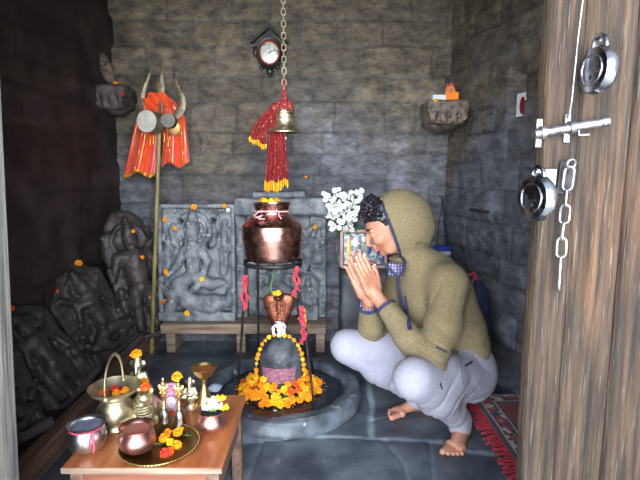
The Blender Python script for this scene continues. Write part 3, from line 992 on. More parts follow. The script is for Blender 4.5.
for i, (px, py, L, w, lb, Y) in enumerate(((248, 274, .15, .011, 'red rag tied high on the left front leg of the iron stand', 2.23), (292, 266, .125, .011, 'red rag tied at the top of the right front leg of the iron stand', 2.20),
                                 (294, 306, .06, .010, 'red rag with gold edge knotted midway on the right front leg', 2.17), (299, 322, .085, .011, 'lowest red rag on the right front leg of the iron stand', 2.165))):
    A, B = LEGS[0] if i == 0 else LEGS[1]
    z = PY(px, py, Y)[2]; q = (A[2] - z) / (A[2] - B[2]); top = A + (B - A) * q
    tt = thing('red_rag', lb, 'cloth', top)
    d = unit(B - A)
    make('knot', MB().tube([top - d * .0, top + d * .012, top + d * .03], [.010, .0135, .010], 10), REDCL, tt)
    for j in range(2):
        f = rag('', top + d * .02 + np.array((.006 * (j * 2 - 1), -.012, 0)), L * (1 - .25 * j), w, lb, i * 3 + j)
        make('tail', MB().grid(f, 6, 16), REDCL, tt, solid=.0015, fixn=False)
    if i == 2: make('gold_edge', MB().tube([top + d * .012 + np.array((.013, -.008, 0)), top + d * .04 + np.array((.012, -.014, 0)), top + d * .07 + np.array((.013, -.012, 0))], .004, 6), GOLDTR, tt)
# green stem under the pot
a = PC + np.array((.0, -.06, ZR - .035))
tag(make('green_vine', MB().tube([a + (.004, 0, .005), a + (.006, -.004, -.03), a + (-.006, -.002, -.07), a + (-.004, .004, -.10), a + (.012, .006, -.125)], [.004, .004, .0035, .003, .002], 6), LEAF), 'thin green vine dangling under the copper pot', 'vine')

# ------------------------------------------------------------------ bell on its chain
BX = PY(284.5, 124, 2.38)
top = PY(284, -40, 2.38)
zb = BX[2]
n = 24
zz = np.linspace(top[2], zb + .125, n)
chain('bell_chain', 'thin brass chain hanging from above with the temple bell', [np.array((BX[0], 2.38, z)) for z in zz], None, .019, .0028, BRASS, 'chain')
b = thing('temple_bell', 'brass temple bell hanging on a chain above the copper pot', 'bell', (BX[0], 2.38, zb))
prb = [(0, .088), (.014, .087), (.030, .082), (.040, .072), (.043, .060), (.044, .052), (.0415, .048), (.0425, .030), (.043, .010), (.047, -.008), (.056, -.022), (.068, -.032), (.0735, -.038), (.0735, -.044), (.068, -.045), (.060, -.034), (.05, -.015), (.038, .02), (.036, .06), (0, .07)]
prb = [(r * 1.12, z * .92) for r, z in prb]
BP = (BX[0], 2.38, zb)
make('body', MB().lathe(prb, 56, BP), BRASS, b, angle=50)
mb = MB()
for z in (.052, .030, .004): mb.tube([np.array(BP) + np.array((.0495 * math.cos(a), .0495 * math.sin(a), z * .9)) for a in np.linspace(0, 2 * PI, 40)[:-1]], .0022, 6, True)
make('bands', mb, BRASSG, b)
make('clapper', MB().tube([np.array(BP) + (0, 0, .05), np.array(BP) + (0.004, 0, -.055)], .003, 6).ball(np.array(BP) + (.004, 0, -.066), (.012, .012, .015), 12), BRASS, b)
make('hanging_loop', MB().tube([np.array(BP) + np.array((.016 * math.cos(a), 0, .098 + .018 * math.sin(a))) for a in np.linspace(0, 2 * PI, 20)[:-1]], .004, 8, True), GALV, b)


# scarf tied round the bell
def scarf():
    t = thing('red_scarf', 'red net scarf with gold lace ends tied over the temple bell', 'scarf', (BX[0], 2.38, zb + .08))
    c = np.array(BP)
    mb = MB()
    mb.grid(lambda u, v: c + np.array(((.032 + .014 * v + .004 * math.sin(9 * 2 * PI * u)) * math.cos(2 * PI * u), (.032 + .014 * v + .004 * math.sin(9 * 2 * PI * u)) * math.sin(2 * PI * u), .104 - .052 * v)), 64, 8, closeu=True)
    make('wrap', mb, REDSC, t, solid=.002, fixn=False)
    make('knot', MB().ball(c + (-.042, -.02, .07), (.024, .020, .026), 14), REDSC, t)
    make('chain_wrap', MB().tube([c + (0, 0, .10), c + (.001, -.003, .14), c + (-.001, 0, .17), c + (0, 0, .20)], [.018, .012, .009, .006], 8), REDSC, t)

    def fall(p0, p1, w0, w1, pleats, seed, sag=.02):
        p0, p1 = np.array(p0, float), np.array(p1, float); d = p1 - p0; sd = unit(np.cross(d, (0, 1, 0)))

        def fn(u, v):
            w = w0 + (w1 - w0) * v ** .8
            x = (u - .5) * w
            y = .010 * math.sin(u * pleats * 2 * PI + seed + v * 1.5) * (.4 + .8 * v)
            bend = sag * math.sin(PI * v)
            return c + p0 + d * v + sd * x + np.array((-bend, y - .02, 0)) + np.array((0, 0, .006 * math.sin(u * 13 + seed) * v))
        return fn
    specs = [((-.042, -.015, .07), (-.125, -.03, -.10), .03, .095, 4, 1, .02, 'swag'), ((-.038, -.01, .06), (-.056, -.01, -.31), .035, .085, 4, 2, .0, 'tail'), ((-.02, .0, -.02), (-.012, .01, -.29), .04, .062, 3, 5, .0, 'tail')]
    for p0, p1, w0, w1, pl, sd_, sg, nme in specs:
        f = fall(p0, p1, w0, w1, pl, sd_, sg)
        a = make(nme, MB().grid(lambda u, v: f(u, v * .90), 40, 24), REDSC, t, solid=.0015, fixn=False)
        e = make('lace', MB().grid(lambda u, v: f(u, .89 + v * .13) + np.array((0, -.002, .004 * math.sin(u * 40) * v)), 60, 6), GOLDTR, a, solid=.002, fixn=False)


scarf()

# ------------------------------------------------------------------ trident
T0 = np.array((-1.03, 2.87, .0)); T1 = PY(160, 116, 2.87); TY = 2.87
TD = unit(T1 - T0)
t = thing('trident', 'tall iron trident on a bamboo pole standing by the carved relief', 'trident', T0)
npt = 40
P = [T0 + (T1 - T0) * i / (npt - 1) for i in range(npt)]
rad = [.0125 + (.0022 if i % 8 == 0 else 0) for i in range(npt)]
make('pole', MB().tube(P, rad, 12), BAMBOO, t)


def prong(pts, name, parent, wid, thk=.006):
    # flat tapered blade through pixel points at the trident's depth
    W = [PY(x, y, TY) for x, y in pts]
    # resample
    W = np.array(W); L = np.concatenate(([0], np.cumsum(np.linalg.norm(np.diff(W, axis=0), axis=1)))); n_ = 24
    qs = np.linspace(0, L[-1], n_)
    # smooth through catmull-like cubic interpolation
    C = np.stack([np.interp(qs, L, W[:, c]) for c in range(3)], 1)
    for _ in range(3): C[1:-1] = (C[:-2] + 2 * C[1:-1] + C[2:]) / 4
    wd = [wid(i / (n_ - 1)) for i in range(n_)]
    v = []; f = []
    for i in range(n_):
        d = unit(C[min(i + 1, n_ - 1)] - C[max(i - 1, 0)]); s_ = unit(np.cross(d, (0, 1, 0)))
        v += [C[i] - s_ * wd[i], C[i] + np.array((0, -thk, 0)), C[i] + s_ * wd[i], C[i] + np.array((0, thk, 0))]
    for i in range(n_ - 1):
        for k in range(4): f.append((i * 4 + k, i * 4 + (k + 1) % 4, i * 4 + 4 + (k + 1) % 4, i * 4 + 4 + k))
    f += [(3, 2, 1, 0), tuple(n_ * 4 - 4 + k for k in range(4))]
    return make(name, MB().add(v, f), RUSTY, parent, angle=30)


wl = lambda q: .011 + .013 * math.sin(PI * min(1, q * 1.25)) ** 2 if q < .8 else (.011) * ((1 - q) / .2) ** .7 + .001
prong([(160, 124), (150, 121), (144, 112), (140.5, 99), (143, 88), (147, 80), (149.5, 72), (150.5, 64)], 'prong', t, wl)
prong([(160, 124), (172, 120), (180, 112), (183, 101), (180, 92), (176, 84), (174, 77), (173.5, 70)], 'prong', t, wl)
prong([(161, 122), (161, 100), (160, 92), (160.5, 84), (161, 74), (162, 62)], 'prong', t, lambda q: .008 + .016 * math.exp(-((q - .55) / .18) ** 2) if q < .85 else .007 * (1 - q) / .15 + .001)


def discdrum(label, px, py, Y, r, depth, skin, rimmat, yaw, name='hand_drum'):
    c = PY(px, py, Y); tt = thing(name, label, 'drum', c); M = rotz(yaw) @ rotx(R(90))
    make('shell', MB().lathe([(r * .97, depth / 2), (r, depth / 2), (r * 1.03, depth * .42), (r * .72, 0), (r * 1.03, -depth * .42), (r, -depth / 2), (r * .97, -depth / 2)], 40, c, M), rimmat, tt, angle=40)
    d = M @ np.array((0, 0, 1.))
    make('skin', MB().lathe([(0, depth / 2 + .002), (r * .97, depth / 2 + .001), (r * .97, depth / 2 - .002), (0, depth / 2 - .002)], 40, c, M), skin, tt)
    make('skin', MB().lathe([(0, -depth / 2 + .002), (r * .97, -depth / 2 + .002), (r * .97, -depth / 2 - .001), (0, -depth / 2 - .002)], 40, c, M), skin, tt)
    return tt


discdrum('hand drum with a large white skin tied to the trident', 151, 122, 2.79, .061, .09, DRUMSK, RUSTY, R(-12))
discdrum('small hand drum with a grey skin beside the white one', 169, 121, 2.78, .039, .07, GREYSK, IRON, R(8))
c = PY(174, 128, 2.83)
tag(make('brass_disc', MB().lathe([(0, -.003), (.033, -.003), (.038, .004), (.036, .004), (.032, .0), (0, .002)], 36, c, rotz(R(10)) @ rotx(R(100))), BRASSD), 'small brass disc tucked behind the grey drum on the trident', 'disc')
mb = MB()
for k, (x, y) in enumerate(((150, 136), (153, 135), (164, 133), (168, 137))):
    p = PY(x, y, 2.765); mb.tube([p, p + (.002, -.002, -.02), p + (-.002, 0, -.05)], [.002, .0026, .004], 6)
tag(make('drum_tassels', mb, GOLDTR), 'short golden tassels dangling below the drums on the trident', 'tassel')


def pl_interp(pts, v):
    q = [p[0] for p in pts]
    return [np.interp(v, q, [p[k] for p in pts]) for k in range(1, len(pts[0]))]


def cape():
    t = thing('orange_cloth', 'shiny orange satin cloth draped over the trident', 'cloth', PY(160, 100, 2.9))
    # left and right outline in pixels against height parameter
    def panel(rows, seed, pleats, Y):
        def fn(u, v):
            xl, xr, y = pl_interp(rows, v)
            x = xl + (xr - xl) * u
            amp = .010 + .022 * v
            dep = amp * math.sin(u * pleats * 1.15 * PI + seed) + .25 * amp * math.sin(u * pleats * 4.1 * PI + seed * 2 + v * 3) - .03 * math.sin(PI * u) * (1 - v)
            yy = y + 3.0 * math.sin(u * 9 + seed) * v
            return PY(x, yy, Y + dep)
        return fn
    f1 = panel([(0, 146, 164, 99), (.12, 140, 163, 107), (.3, 135, 162, 122), (.6, 130, 160, 148), (1, 124, 157, 175)], 1.0, 3.2, 2.92)
    f2 = panel([(0, 160, 172, 99), (.12, 161, 181, 107), (.3, 162, 185, 118), (.6, 163, 188, 142), (1, 161, 190.5, 167)], 2.2, 3.0, 2.92)
    for f, nme in ((f1, 'left_panel'), (f2, 'right_panel')):
        make('panel', MB().grid(lambda u, v: f(u, v * .97), 70, 50), ORANGECL, t, solid=.002, fixn=False)
        if nme == 'left_panel': make('sheen_hem', MB().grid(lambda u, v: f(u, .95 + .05 * v) + np.array((0, -.003, 0)), 70, 5), SHEENGOLD, t, solid=.002, fixn=False)  # gold strip along the hem paints the satin's reflections
    # gathered hood over the prong roots
    c = PY(160.5, 106, 2.88)
    make('gather', MB().grid(lambda u, v: c + np.array(((.082 * math.cos(PI * u)) * (1 - .10 * v), -.05 + .05 * v - .012 * math.sin(u * 30 + 4 * v), .056 * math.sin(PI * u) - .055 * v + .012 * (1 - v) + .006 * math.sin(u * 22 + 2 * v))), 50, 14), ORANGECL, t, solid=.003, fixn=False)
    # gold vertical bands, the satin's sheen put into the colour
    for f, us in ((f1, (.12, .45)), (f2, (.10, .72))):
        for u0 in us[1:]: make('sheen_band', MB().grid(lambda u, v: f(u0 + .035 * u, .30 + v * .66) + np.array((0, -.004, 0)), 4, 40), SHEENGOLD, t, solid=.001, fixn=False)
    make('pink_band', MB().grid(lambda u, v: f1(.80 + .12 * u, .35 + v * .6) + np.array((0, -.004, 0)), 5, 30), pm('pink_satin', srgb(220, 90, 110), srgb(236, 120, 130), rough=.35), t, solid=.001, fixn=False)


cape()
for x, y, lb in ((153, 346, 'orange marigold at the foot of the trident pole'), (158, 349, 'orange marigold just right of the trident foot')):
    pass
# ------------------------------------------------------------------ bench in front of the back wall
bx0, bx1 = PY(160, 325, 2.84)[0], PY(326, 325, 2.84)[0]
zt = PY(240, 324.5, 2.84)[2]
t = thing('low_bench', 'long low worn wooden bench under the carved stone panels', 'bench', ((bx0 + bx1) / 2, 2.92, 0))
make('top_board', MB().box(((bx0 + bx1) / 2, 2.93, zt - .03), (bx1 - bx0, .18, .06)), BENCHWOOD, t, bevel=.004)
for x in (bx0 + .05, (bx0 + bx1) / 2 - .02, bx1 - .035): make('leg', MB().box((x, 2.94, (zt - .06) / 2), (.055, .14, zt - .06)), BENCHWOOD, t, bevel=.004)
ZB = zt


# ------------------------------------------------------------------ carved main relief
def z7(x, y, d=0):      # local relief coordinates; x right, y forward depth, z up
    return np.array(((x - 148) * .00204, -d, (430 - y) * .00206))


def fig(s, pts, rad, d=.02, k=.012):
    P = [z7(p[0], p[1], p[2] if len(p) > 2 else d) for p in pts]
    chainp(s, P, [r * .00204 for r in rad], k)


def main_relief():
    W, Hh = .47, .715
    s = SDF((-.26, -.10, -.01), (.26, .07, .74), .0034)
    s.put(bx((0, .036, Hh / 2), (W / 2, .016, Hh / 2), None, .01), .002)
    s.put(bx((0, -.004, .028), (W / 2, .056, .028), None, .008), .01)
    # raised border
    s.put(bx((-W / 2 + .012, -.006, .36), (.012, .034, .33), None, .006), .006)
    s.put(bx((W / 2 - .012, -.006, .36), (.012, .034, .33), None, .006), .006)
    s.put(bx((0, -.006, Hh - .012), (W / 2, .034, .012), None, .006), .006)
    # halo with openwork
    s.put(tor(z7(138, 160, .012), .098, .016, rotx(PI / 2)), .01)
    s.put(tor(z7(138, 160, .014), .072, .008, rotx(PI / 2)), .006)
    HOLES = ((96, 132, 14, 11), (192, 132, 12, 10), (104, 205, 9, 18), (180, 205, 10, 14), (110, 262, 8, 16), (163, 262, 7, 14), (96, 352, 10, 8))
    # crown, head, torso
    fig(s, [(138, 150, .03), (137, 122, .03), (137, 104, .026)], [20, 15, 7], k=.008)
    for y in (138, 126, 116): s.put(tor(z7(137, y, .03), (19 - (138 - y) * .3) * .00204, .005), .004)
    s.put(el(z7(138, 172, .045), (.040, .036, .052)), .008)
    s.put(el(z7(138, 177, .080), (.007, .010, .012)), .004)
    for q in (-1, 1):
        s.put(el(z7(138 + q * 8, 168, .078), (.008, .005, .004)), .002, 'd')
        s.put(el(z7(138 + q * 21, 178, .036), (.008, .01, .022)), .004)
    s.put(el(z7(138, 187, .078), (.011, .006, .003)), .003)
    fig(s, [(138, 195, .03), (137, 210, .03)], [11, 15])
    fig(s, [(117, 217, .03), (157, 217, .03)], [14, 14], k=.02)
    fig(s, [(137, 222, .032), (137, 268, .03), (137, 292, .03)], [26, 17, 22], k=.02)
    for q in (-1, 1): s.put(el(z7(137 + q * 13, 232, .068), (.020, .012, .018)), .012)
    s.put(tor(z7(137, 214, .045), .034, .005, rotx(R(60))), .004)
    s.put(tor(z7(137, 240, .045), .034, .003, rotx(R(78))), .004)
    # arms: two lower, two raised
    fig(s, [(113, 217, .03), (96, 258, .04), (62, 292, .05), (48, 300, .045)], [13, 11, 9, 9])
    s.put(el(z7(44, 305, .05), (.022, .018, .026)), .006)
    fig(s, [(160, 218, .03), (182, 252, .04), (170, 285, .055), (150, 300, .06)], [13, 11, 10, 9])
    fig(s, [(112, 214, .02), (82, 200, .025), (74, 160, .02), (78, 146, .02)], [10, 9, 8, 8])
    fig(s, [(162, 214, .02), (196, 200, .025), (204, 165, .02), (198, 146, .02)], [10, 9, 8, 8])
    # legs
    fig(s, [(150, 300, .04), (190, 320, .05), (205, 318, .055)], [20, 17, 13], k=.02)
    s.put(el(z7(212, 314, .062), (.056, .022, .026)), .01)
    fig(s, [(120, 305, .03), (92, 325, .045), (70, 380, .04), (62, 405, .03)], [20, 22, 16, 13], k=.02)
    fig(s, [(100, 330, .05), (118, 370, .055), (140, 398, .05)], [20, 20, 12], k=.02)
    fig(s, [(140, 372, .04), (190, 378, .045), (236, 372, .035)], [24, 27, 20], k=.02)
    s.put(el(z7(244, 355, .03), (.022, .03, .05)), .015)
    fig(s, [(124, 345, .065), (148, 330, .07), (160, 312, .065)], [9, 11, 8])
    for k in range(7): s.put(tor(z7(150 + k * 13, 376, .04), .052 - .001 * k, .0026, roty(PI / 2)), .003)
    fig(s, [(90, 360, .05), (60, 345, .04), (48, 330, .03)], [14, 10, 7])
    # attendants
    for (cx, top, sc_, mir) in ((232, 128, 1.0, 1), (62, 176, .62, -1)):
        fig(s, [(cx, top, .018)], [1]) if 0 else None
        s.put(el(z7(cx, top + 10 * sc_, .02), (.022 * sc_, .02, .026 * sc_)), .006)
        fig(s, [(cx, top + 30 * sc_, .016), (cx - 4 * mir * sc_, top + 66 * sc_, .016), (cx + 3 * mir * sc_, top + 90 * sc_, .016)], [13 * sc_, 9 * sc_, 13 * sc_])
        fig(s, [(cx + 3 * mir * sc_, top + 92 * sc_, .016), (cx + 2 * sc_, top + 130 * sc_, .014), (cx - 2 * sc_, top + 160 * sc_, .012)], [10 * sc_, 8 * sc_, 7 * sc_])
        fig(s, [(cx - 10 * sc_, top + 92 * sc_, .014), (cx - 10 * sc_, top + 160 * sc_, .012)], [8 * sc_, 6 * sc_])
        fig(s, [(cx + 12 * sc_, top + 32 * sc_, .015), (cx + 20 * sc_, top + 62 * sc_, .012), (cx + 14 * sc_, top + 88 * sc_, .012)], [6 * sc_, 5 * sc_, 5 * sc_])
        fig(s, [(cx - 12 * sc_, top + 32 * sc_, .015), (cx - 22 * sc_, top + 20 * sc_, .012), (cx - 20 * sc_, top - 6 * sc_, .012)], [6 * sc_, 5 * sc_, 5 * sc_])
    fig(s, [(60, 300, .01), (52, 250, .01), (58, 210, .01)], [8, 9, 8])
    for (x, y, rx, rz_) in HOLES: s.put(el(z7(x, y, .0), (rx * .00204, .06, rz_ * .00204)), .004, 'd')
    # scalloped top
    for k in range(9): s.put(tor(z7(60 + k * 21, 102, .004), .016, .005, rotx(PI / 2)), .004)
    s.disp(lambda x, y, z: .0028 * fbm(x, y, z, 22, 3) + .0015 * fbm(x, y, z, 80, 2))
    o = s.build('carved_relief', [CARVED], local=True, smooth=1)
    o.location = (PY(199, 320, 2.95)[0], 2.95, ZB - .002); o.rotation_euler = (R(-4), 0, 0)
    return tag(o, 'grey stone relief of a seated crowned figure with raised arms, on the bench', 'relief')


main = main_relief()


def on_relief(px, py, Y, kind, size, lb): return flower(PY(px, py, Y), kind, size, (0, -1, .35), lb)


on_relief(194, 207, 2.90, 'o', 1.0, 'orange marigold on top of the crowned carved head')
on_relief(224.5, 206, 2.93, 'o', .8, 'orange marigold on the top right edge of the crowned relief')
on_relief(165, 219.5, 2.92, 'o', .85, 'orange marigold on the upper left corner of the crowned relief')
on_relief(175, 228, 2.90, 'o', .7, 'small orange marigold on the left raised carved hand')
on_relief(166, 272, 2.88, 'o', .95, 'orange marigold on the lower left carved hand')
on_relief(202, 279, 2.86, 'y', .85, 'yellow marigold in the lap of the carved seated figure')
on_relief(187, 313, 2.87, 'y', .95, 'yellow marigold at the base of the crowned relief')
on_relief(162, 303, 2.87, 'd', .6, 'small dark orange marigold low on the left of the crowned relief')
o = make('white_flower', MB().ball(PY(228, 210, 2.92), (.014, .010, .014), 10), WHITEF); tag(o, 'small white bud beside the marigold on the relief corner', 'flower')

# ------------------------------------------------------------------ niche with lintel behind the pot


def X3(px, Y=3.03): return PY(px, 260, Y)[0]


ZN = ZB + .0
t = thing('stone_shrine_frame', 'grey stone frame with heavy lintel on the back wall behind the copper pot', 'frame', (X3(281), 3.0, ZN))
zl0, zl1 = PY(280, 216, 2.93)[2], PY(280, 198, 2.93)[2]
s = SDF((X3(234), 2.88, zl0 - .03), (X3(332), 3.12, zl1 + .05), .006)
s.put(bx((X3(283), 3.02, (zl0 + zl1) / 2), ((X3(329) - X3(238)) / 2, .085, (zl1 - zl0) / 2), None, .02), .01)
s.put(bx((X3(280), 3.04, zl1 + .015), (.16, .06, .02), None, .01), .02)
s.disp(lambda x, y, z: .010 * fbm(x, y, z, 9, 4))
s.build('lintel', [CARVED], t)
for xa, xb, nme in ((237, 247, 'l'), (310, 326, 'r')):
    xm, hw = (X3(xa) + X3(xb)) / 2, (X3(xb) - X3(xa)) / 2
    s = SDF((xm - hw - .03, 2.93, ZN - .02), (xm + hw + .03, 3.13, zl0 + .04), .0055)
    s.put(bx((xm, 3.05, (ZN + zl0) / 2), (hw, .055, (zl0 - ZN) / 2 + .01), None, .008), .002)
    for k in range(6):
        z = ZN + .05 + k * (zl0 - ZN) / 6
        s.put(el((xm, 2.995, z), (hw * .8, .018, .035)), .008)
        s.put(bx((xm, 3.0, z + .045), (hw * 1.05, .018, .006), None, .004), .004)
    s.disp(lambda x, y, z: .006 * fbm(x, y, z, 18, 4))
    s.build('pilaster', [CARVED], t)
make('back_panel', MB().box((X3(279), 3.085, (ZN + zl0) / 2), (X3(312) - X3(245), .03, zl0 - ZN)), CARVED, t)


def small_figure(name, label, w, h, loc, rz, tilt, mat, seed, vox=.006, thick=.05, lean=0):
    """slab stele carved with a standing figure and two attendants"""
    rs_ = random.Random(seed)
    s = SDF((-w / 2 - .03, -.12, -.02), (w / 2 + .03, thick + .02, h + .04), vox)
    s.put(bx((0, thick / 2, h * .42), (w / 2, thick / 2, h * .42), None, .02), .002)
    s.put(el((0, thick / 2, h * .72), (w / 2, thick / 2 + .004, h * .285)), .03)
    s.put(bx((0, 0, .022), (w / 2, thick * .6, .022), None, .012), .015)
    u = h / 10
    q = rs_.uniform(-.15, .15) * u
    s.put(tor((q * .5, -.002, h * .76), 1.25 * u, .012, rotx(PI / 2)), .012)
    s.put(el((q, -.030, h * .77), (.60 * u, .035, .75 * u)), .012)
    s.put(rc((q, -.025, h * .84), (q, -.02, h * .93), .45 * u, .18 * u), .014)
    s.put(rc((-.9 * u, -.015, h * .65), (.9 * u, -.015, h * .65), .42 * u, .42 * u), .02)
    s.put(rc((q * .6, -.018, h * .62), (q, -.018, h * .42), .85 * u, .75 * u), .03)
    for m in (-1, 1):
        s.put(rc((m * 1.15 * u, -.015, h * .65), (m * 1.8 * u, -.02, h * .50), .34 * u, .28 * u), .012)
        s.put(rc((m * 1.8 * u, -.02, h * .50), (m * (1.2 + rs_.random()) * u, -.035, h * (.42 + .2 * rs_.random())), .28 * u, .25 * u), .012)
        if rs_.random() < .7:
            s.put(rc((m * 1.1 * u, -.01, h * .68), (m * 2.1 * u, -.01, h * .78), .3 * u, .24 * u), .012)
        if seed % 2: s.put(rc((m * .45 * u, -.02, h * .38), (m * .6 * u, -.015, h * .10), .52 * u, .36 * u), .02)
        else:
            s.put(rc((m * .5 * u, -.03, h * .32), (m * 2.0 * u, -.035, h * .26), .6 * u, .5 * u), .02)
            s.put(rc((m * 2.0 * u, -.035, h * .26), (m * .2 * u, -.05, h * .17), .48 * u, .4 * u), .02)
        # attendants
        cx = m * w * .37
        s.put(el((cx, -.008, h * .40), (.33 * u, .022, .4 * u)), .01)
        s.put(rc((cx, -.005, h * .32), (cx, -.005, h * .12), .42 * u, .3 * u), .015)
    s.disp(lambda x, y, z: .014 * fbm(x + seed, y, z, 7, 4) + .005 * fbm(x, y, z, 38, 3))
    o = s.build(name, [mat], local=True, smooth=1)
    M = Matrix.Translation(Vector([float(a) for a in loc])) @ Matrix.Rotation(rz, 4, 'Z') @ Matrix.Rotation(tilt, 4, 'X') @ Matrix.Rotation(lean, 4, 'Y')
    o.matrix_world = M
    return tag(o, label, 'stele')


small_figure('carved_stele', 'small grey carved slab inside the niche behind the iron stand', .27, .56, (X3(277), 3.0, ZN + .01), 0, R(-5), CARVED, 4, thick=.04)
o = small_figure('carved_stele', 'narrow weathered carving leaning diagonally in the niche right of the copper pot', .085, .32, (X3(300, 2.96), 2.95, ZN + .30), 0, R(-4), CARVED, 7, vox=.004, thick=.03, lean=R(20))
small_figure('carved_stele', 'grey carved slab on the bench end to the right of the iron stand', .12, .30, (X3(308, 2.9), 2.935, ZN), 0, R(-5), CARVED, 9, vox=.0045, thick=.035)
on_relief(315, 227, 2.90, 'o', .75, 'orange marigold beside the leaning carving right of the copper pot')
on_relief(284, 180, 3.088, 'o', .55, 'small orange flower on the wall above the lintel')
on_relief(306, 177, 3.085, 'o', .5, 'tiny orange flower on the wall to the right of the bell scarf')

# plain carved upright between relief and pilaster
xm = X3(241, 3.0)

# ------------------------------------------------------------------ leaning black steles on the left
t = struct(make('trim_2', MB().box((-1.045, 2.02, .05), (.06, 2.16, .10), M=rotz(R(1.6))), BEAMWOOD, bevel=.006))
o = struct(make('trim_3', MB().box((-1.235, 2.02, .042), (.33, 2.16, .084)), DARKST, smooth=False)); set_tint(o, 1.0)
# each stands on the plinth and leans back on the left wall


def lean_slab(label, yc, w, h, rz, tilt, seed, x=-1.14, th=.06, lean=0):
    return small_figure('black_stele', label, w, h, (x, yc, .088), rz, tilt, BLACKST, seed, vox=.006, thick=th, lean=lean)


s1 = lean_slab('nearest black carved stele leaning on the left wall', 2.12, .30, .50, R(66), R(-20), 3, x=-1.10, lean=R(-24))
s2 = lean_slab('middle black carved stele leaning on the left wall', 2.56, .35, .58, R(62), R(-16), 6, x=-1.08, lean=R(-20))
s3 = lean_slab('tallest black carved stele leaning in the far left corner', 2.88, .30, .80, R(40), R(-9), 5, x=-1.03, lean=R(-7))
s4 = lean_slab('black carved stele half hidden at the far left behind the door post', 1.70, .30, .40, R(70), R(-20), 8, x=-1.13)


def st(o, lx, lz, kind, size, lb, dy=-.075):
    bpy.context.view_layer.update()
    for k_ in range(30):
        ok_, hit_, nr_, _ = o.ray_cast(Vector((lx, -.25, lz - .008 * k_)), Vector((0, 1, 0)))
        if ok_ and (abs(nr_.y) > .25): break
    p = o.matrix_world @ (hit_ + Vector((0, -.004, 0))); n = o.matrix_world.to_3x3() @ Vector((0, -1, .4))
    return flower(p, kind, size, unit(n), lb)


st(s1, .03, .49, 'd', 1.0, 'dark orange petals at the top of the nearest black stele', -.03)
st(s1, -.01, .50, 'd', .9, 'second dark orange flower on top of the nearest black stele', -.02)
st(s2, .09, .565, 'o', 1.1, 'orange marigold on top of the middle black stele', -.02)
st(s2, -.10, .50, 'd', .6, 'small dull orange flower at the upper left of the middle black stele', -.02)
st(s3, .02, .66, 'o', .7, 'orange flower on the brow of the corner stele')
st(s3, .03, .50, 'o', .7, 'orange flower midway on the corner stele')
st(s3, .12, .20, 'o', .75, 'orange flower low on the right of the corner stele')
for px, py, lb, Y in ((133, 331, 'orange marigold on the plinth under the corner stele', 2.9), (126, 356, 'orange marigold fallen by the wooden beam beside the brass figure', 2.8), (150, 297, 'tiny orange petal stuck on the bamboo pole', 2.85)):
    flower(PY(px, py, Y if 'tiny' not in lb else 2.86), 'o', .7 if 'tiny' not in lb else .35, (0, -.5, 1), lb)
flower(PZ(153, 349, .012), 'o', .75, (0, -.3, 1), 'orange marigold lying at the foot of the trident pole')

# ------------------------------------------------------------------ stone brackets


def bracket(label, c, w, d, h, seed, mat):
    s = SDF(np.array(c) - (w / 2 + .03, d / 2 + .03, h + .03), np.array(c) + (w / 2 + .03, d / 2 + .03, .04), .0055)
    c = np.array(c)
    s.put(bx(c - (0, 0, h * .22), (w / 2, d / 2, h * .2), None, .012), .004)
    s.put(bx(c - (0, 0, h * .5), (w * .45, d * .45, h * .3), None, .02), .02)
    s.put(el(c - (0, -d * .1, h * .72), (w * .40, d * .42, h * .3)), .02)
    for k in range(4): s.put(el(c + (-w * .36 + k * w * .24, -d * .46, -h * .5), (w * .10, .018, h * .24)), .01)
    s.disp(lambda x, y, z: .014 * fbm(x + seed, y, z, 14, 4))
    return tag(s.build('stone_bracket', [mat]), label, 'bracket')


BRKD = pm('dark_bracket_stone', srgb(50, 46, 46), srgb(98, 92, 90), sc=20, rough=.6, bump=.003, bsc=60)
cb = PY(113, 86, 2.97); bracket('dark stone bracket in the upper left corner', cb + (.0, .02, 0), .19, .22, .17, 1, BRKD)
BRK = pm('worn_bracket_stone', srgb(66, 60, 56), srgb(128, 116, 104), sc=30, rough=.6, bump=.003, bsc=60, c3=srgb(170, 160, 146), sc3=40, t3=.64)
cr = PY(446, 102, 2.9); bracket('rough stone bracket holding offerings in the right corner', cr + (-.005, .03, 0), .235, .26, .165, 2, BRK)
# leaf-shaped blade on the left bracket
c = PY(112, 85, 2.93)
s = SDF(c + (-.11, -.06, -.03), c + (.09, .09, .24), .004)
M = roty(R(-22)) @ rotx(R(-10))
s.put(el(c + (-.03, .01, .088), (.036, .013, .105), M), .01)
s.disp(lambda x, y, z: .003 * fbm(x, y, z, 30, 3))
tag(s.build('leaf_shaped_stone', [BRK]), 'leaf-shaped stone blade leaning on the left corner bracket', 'stone')
flower(PY(116, 84.5, 2.90) + (0, 0, .0), 'o', 1.0, (0, -.6, 1), 'orange marigold before the stone blade on the left bracket')
flower(PY(122, 94, 2.86), 'r', .6, (0, -1, .2), 'faded red petal on the front of the left bracket')
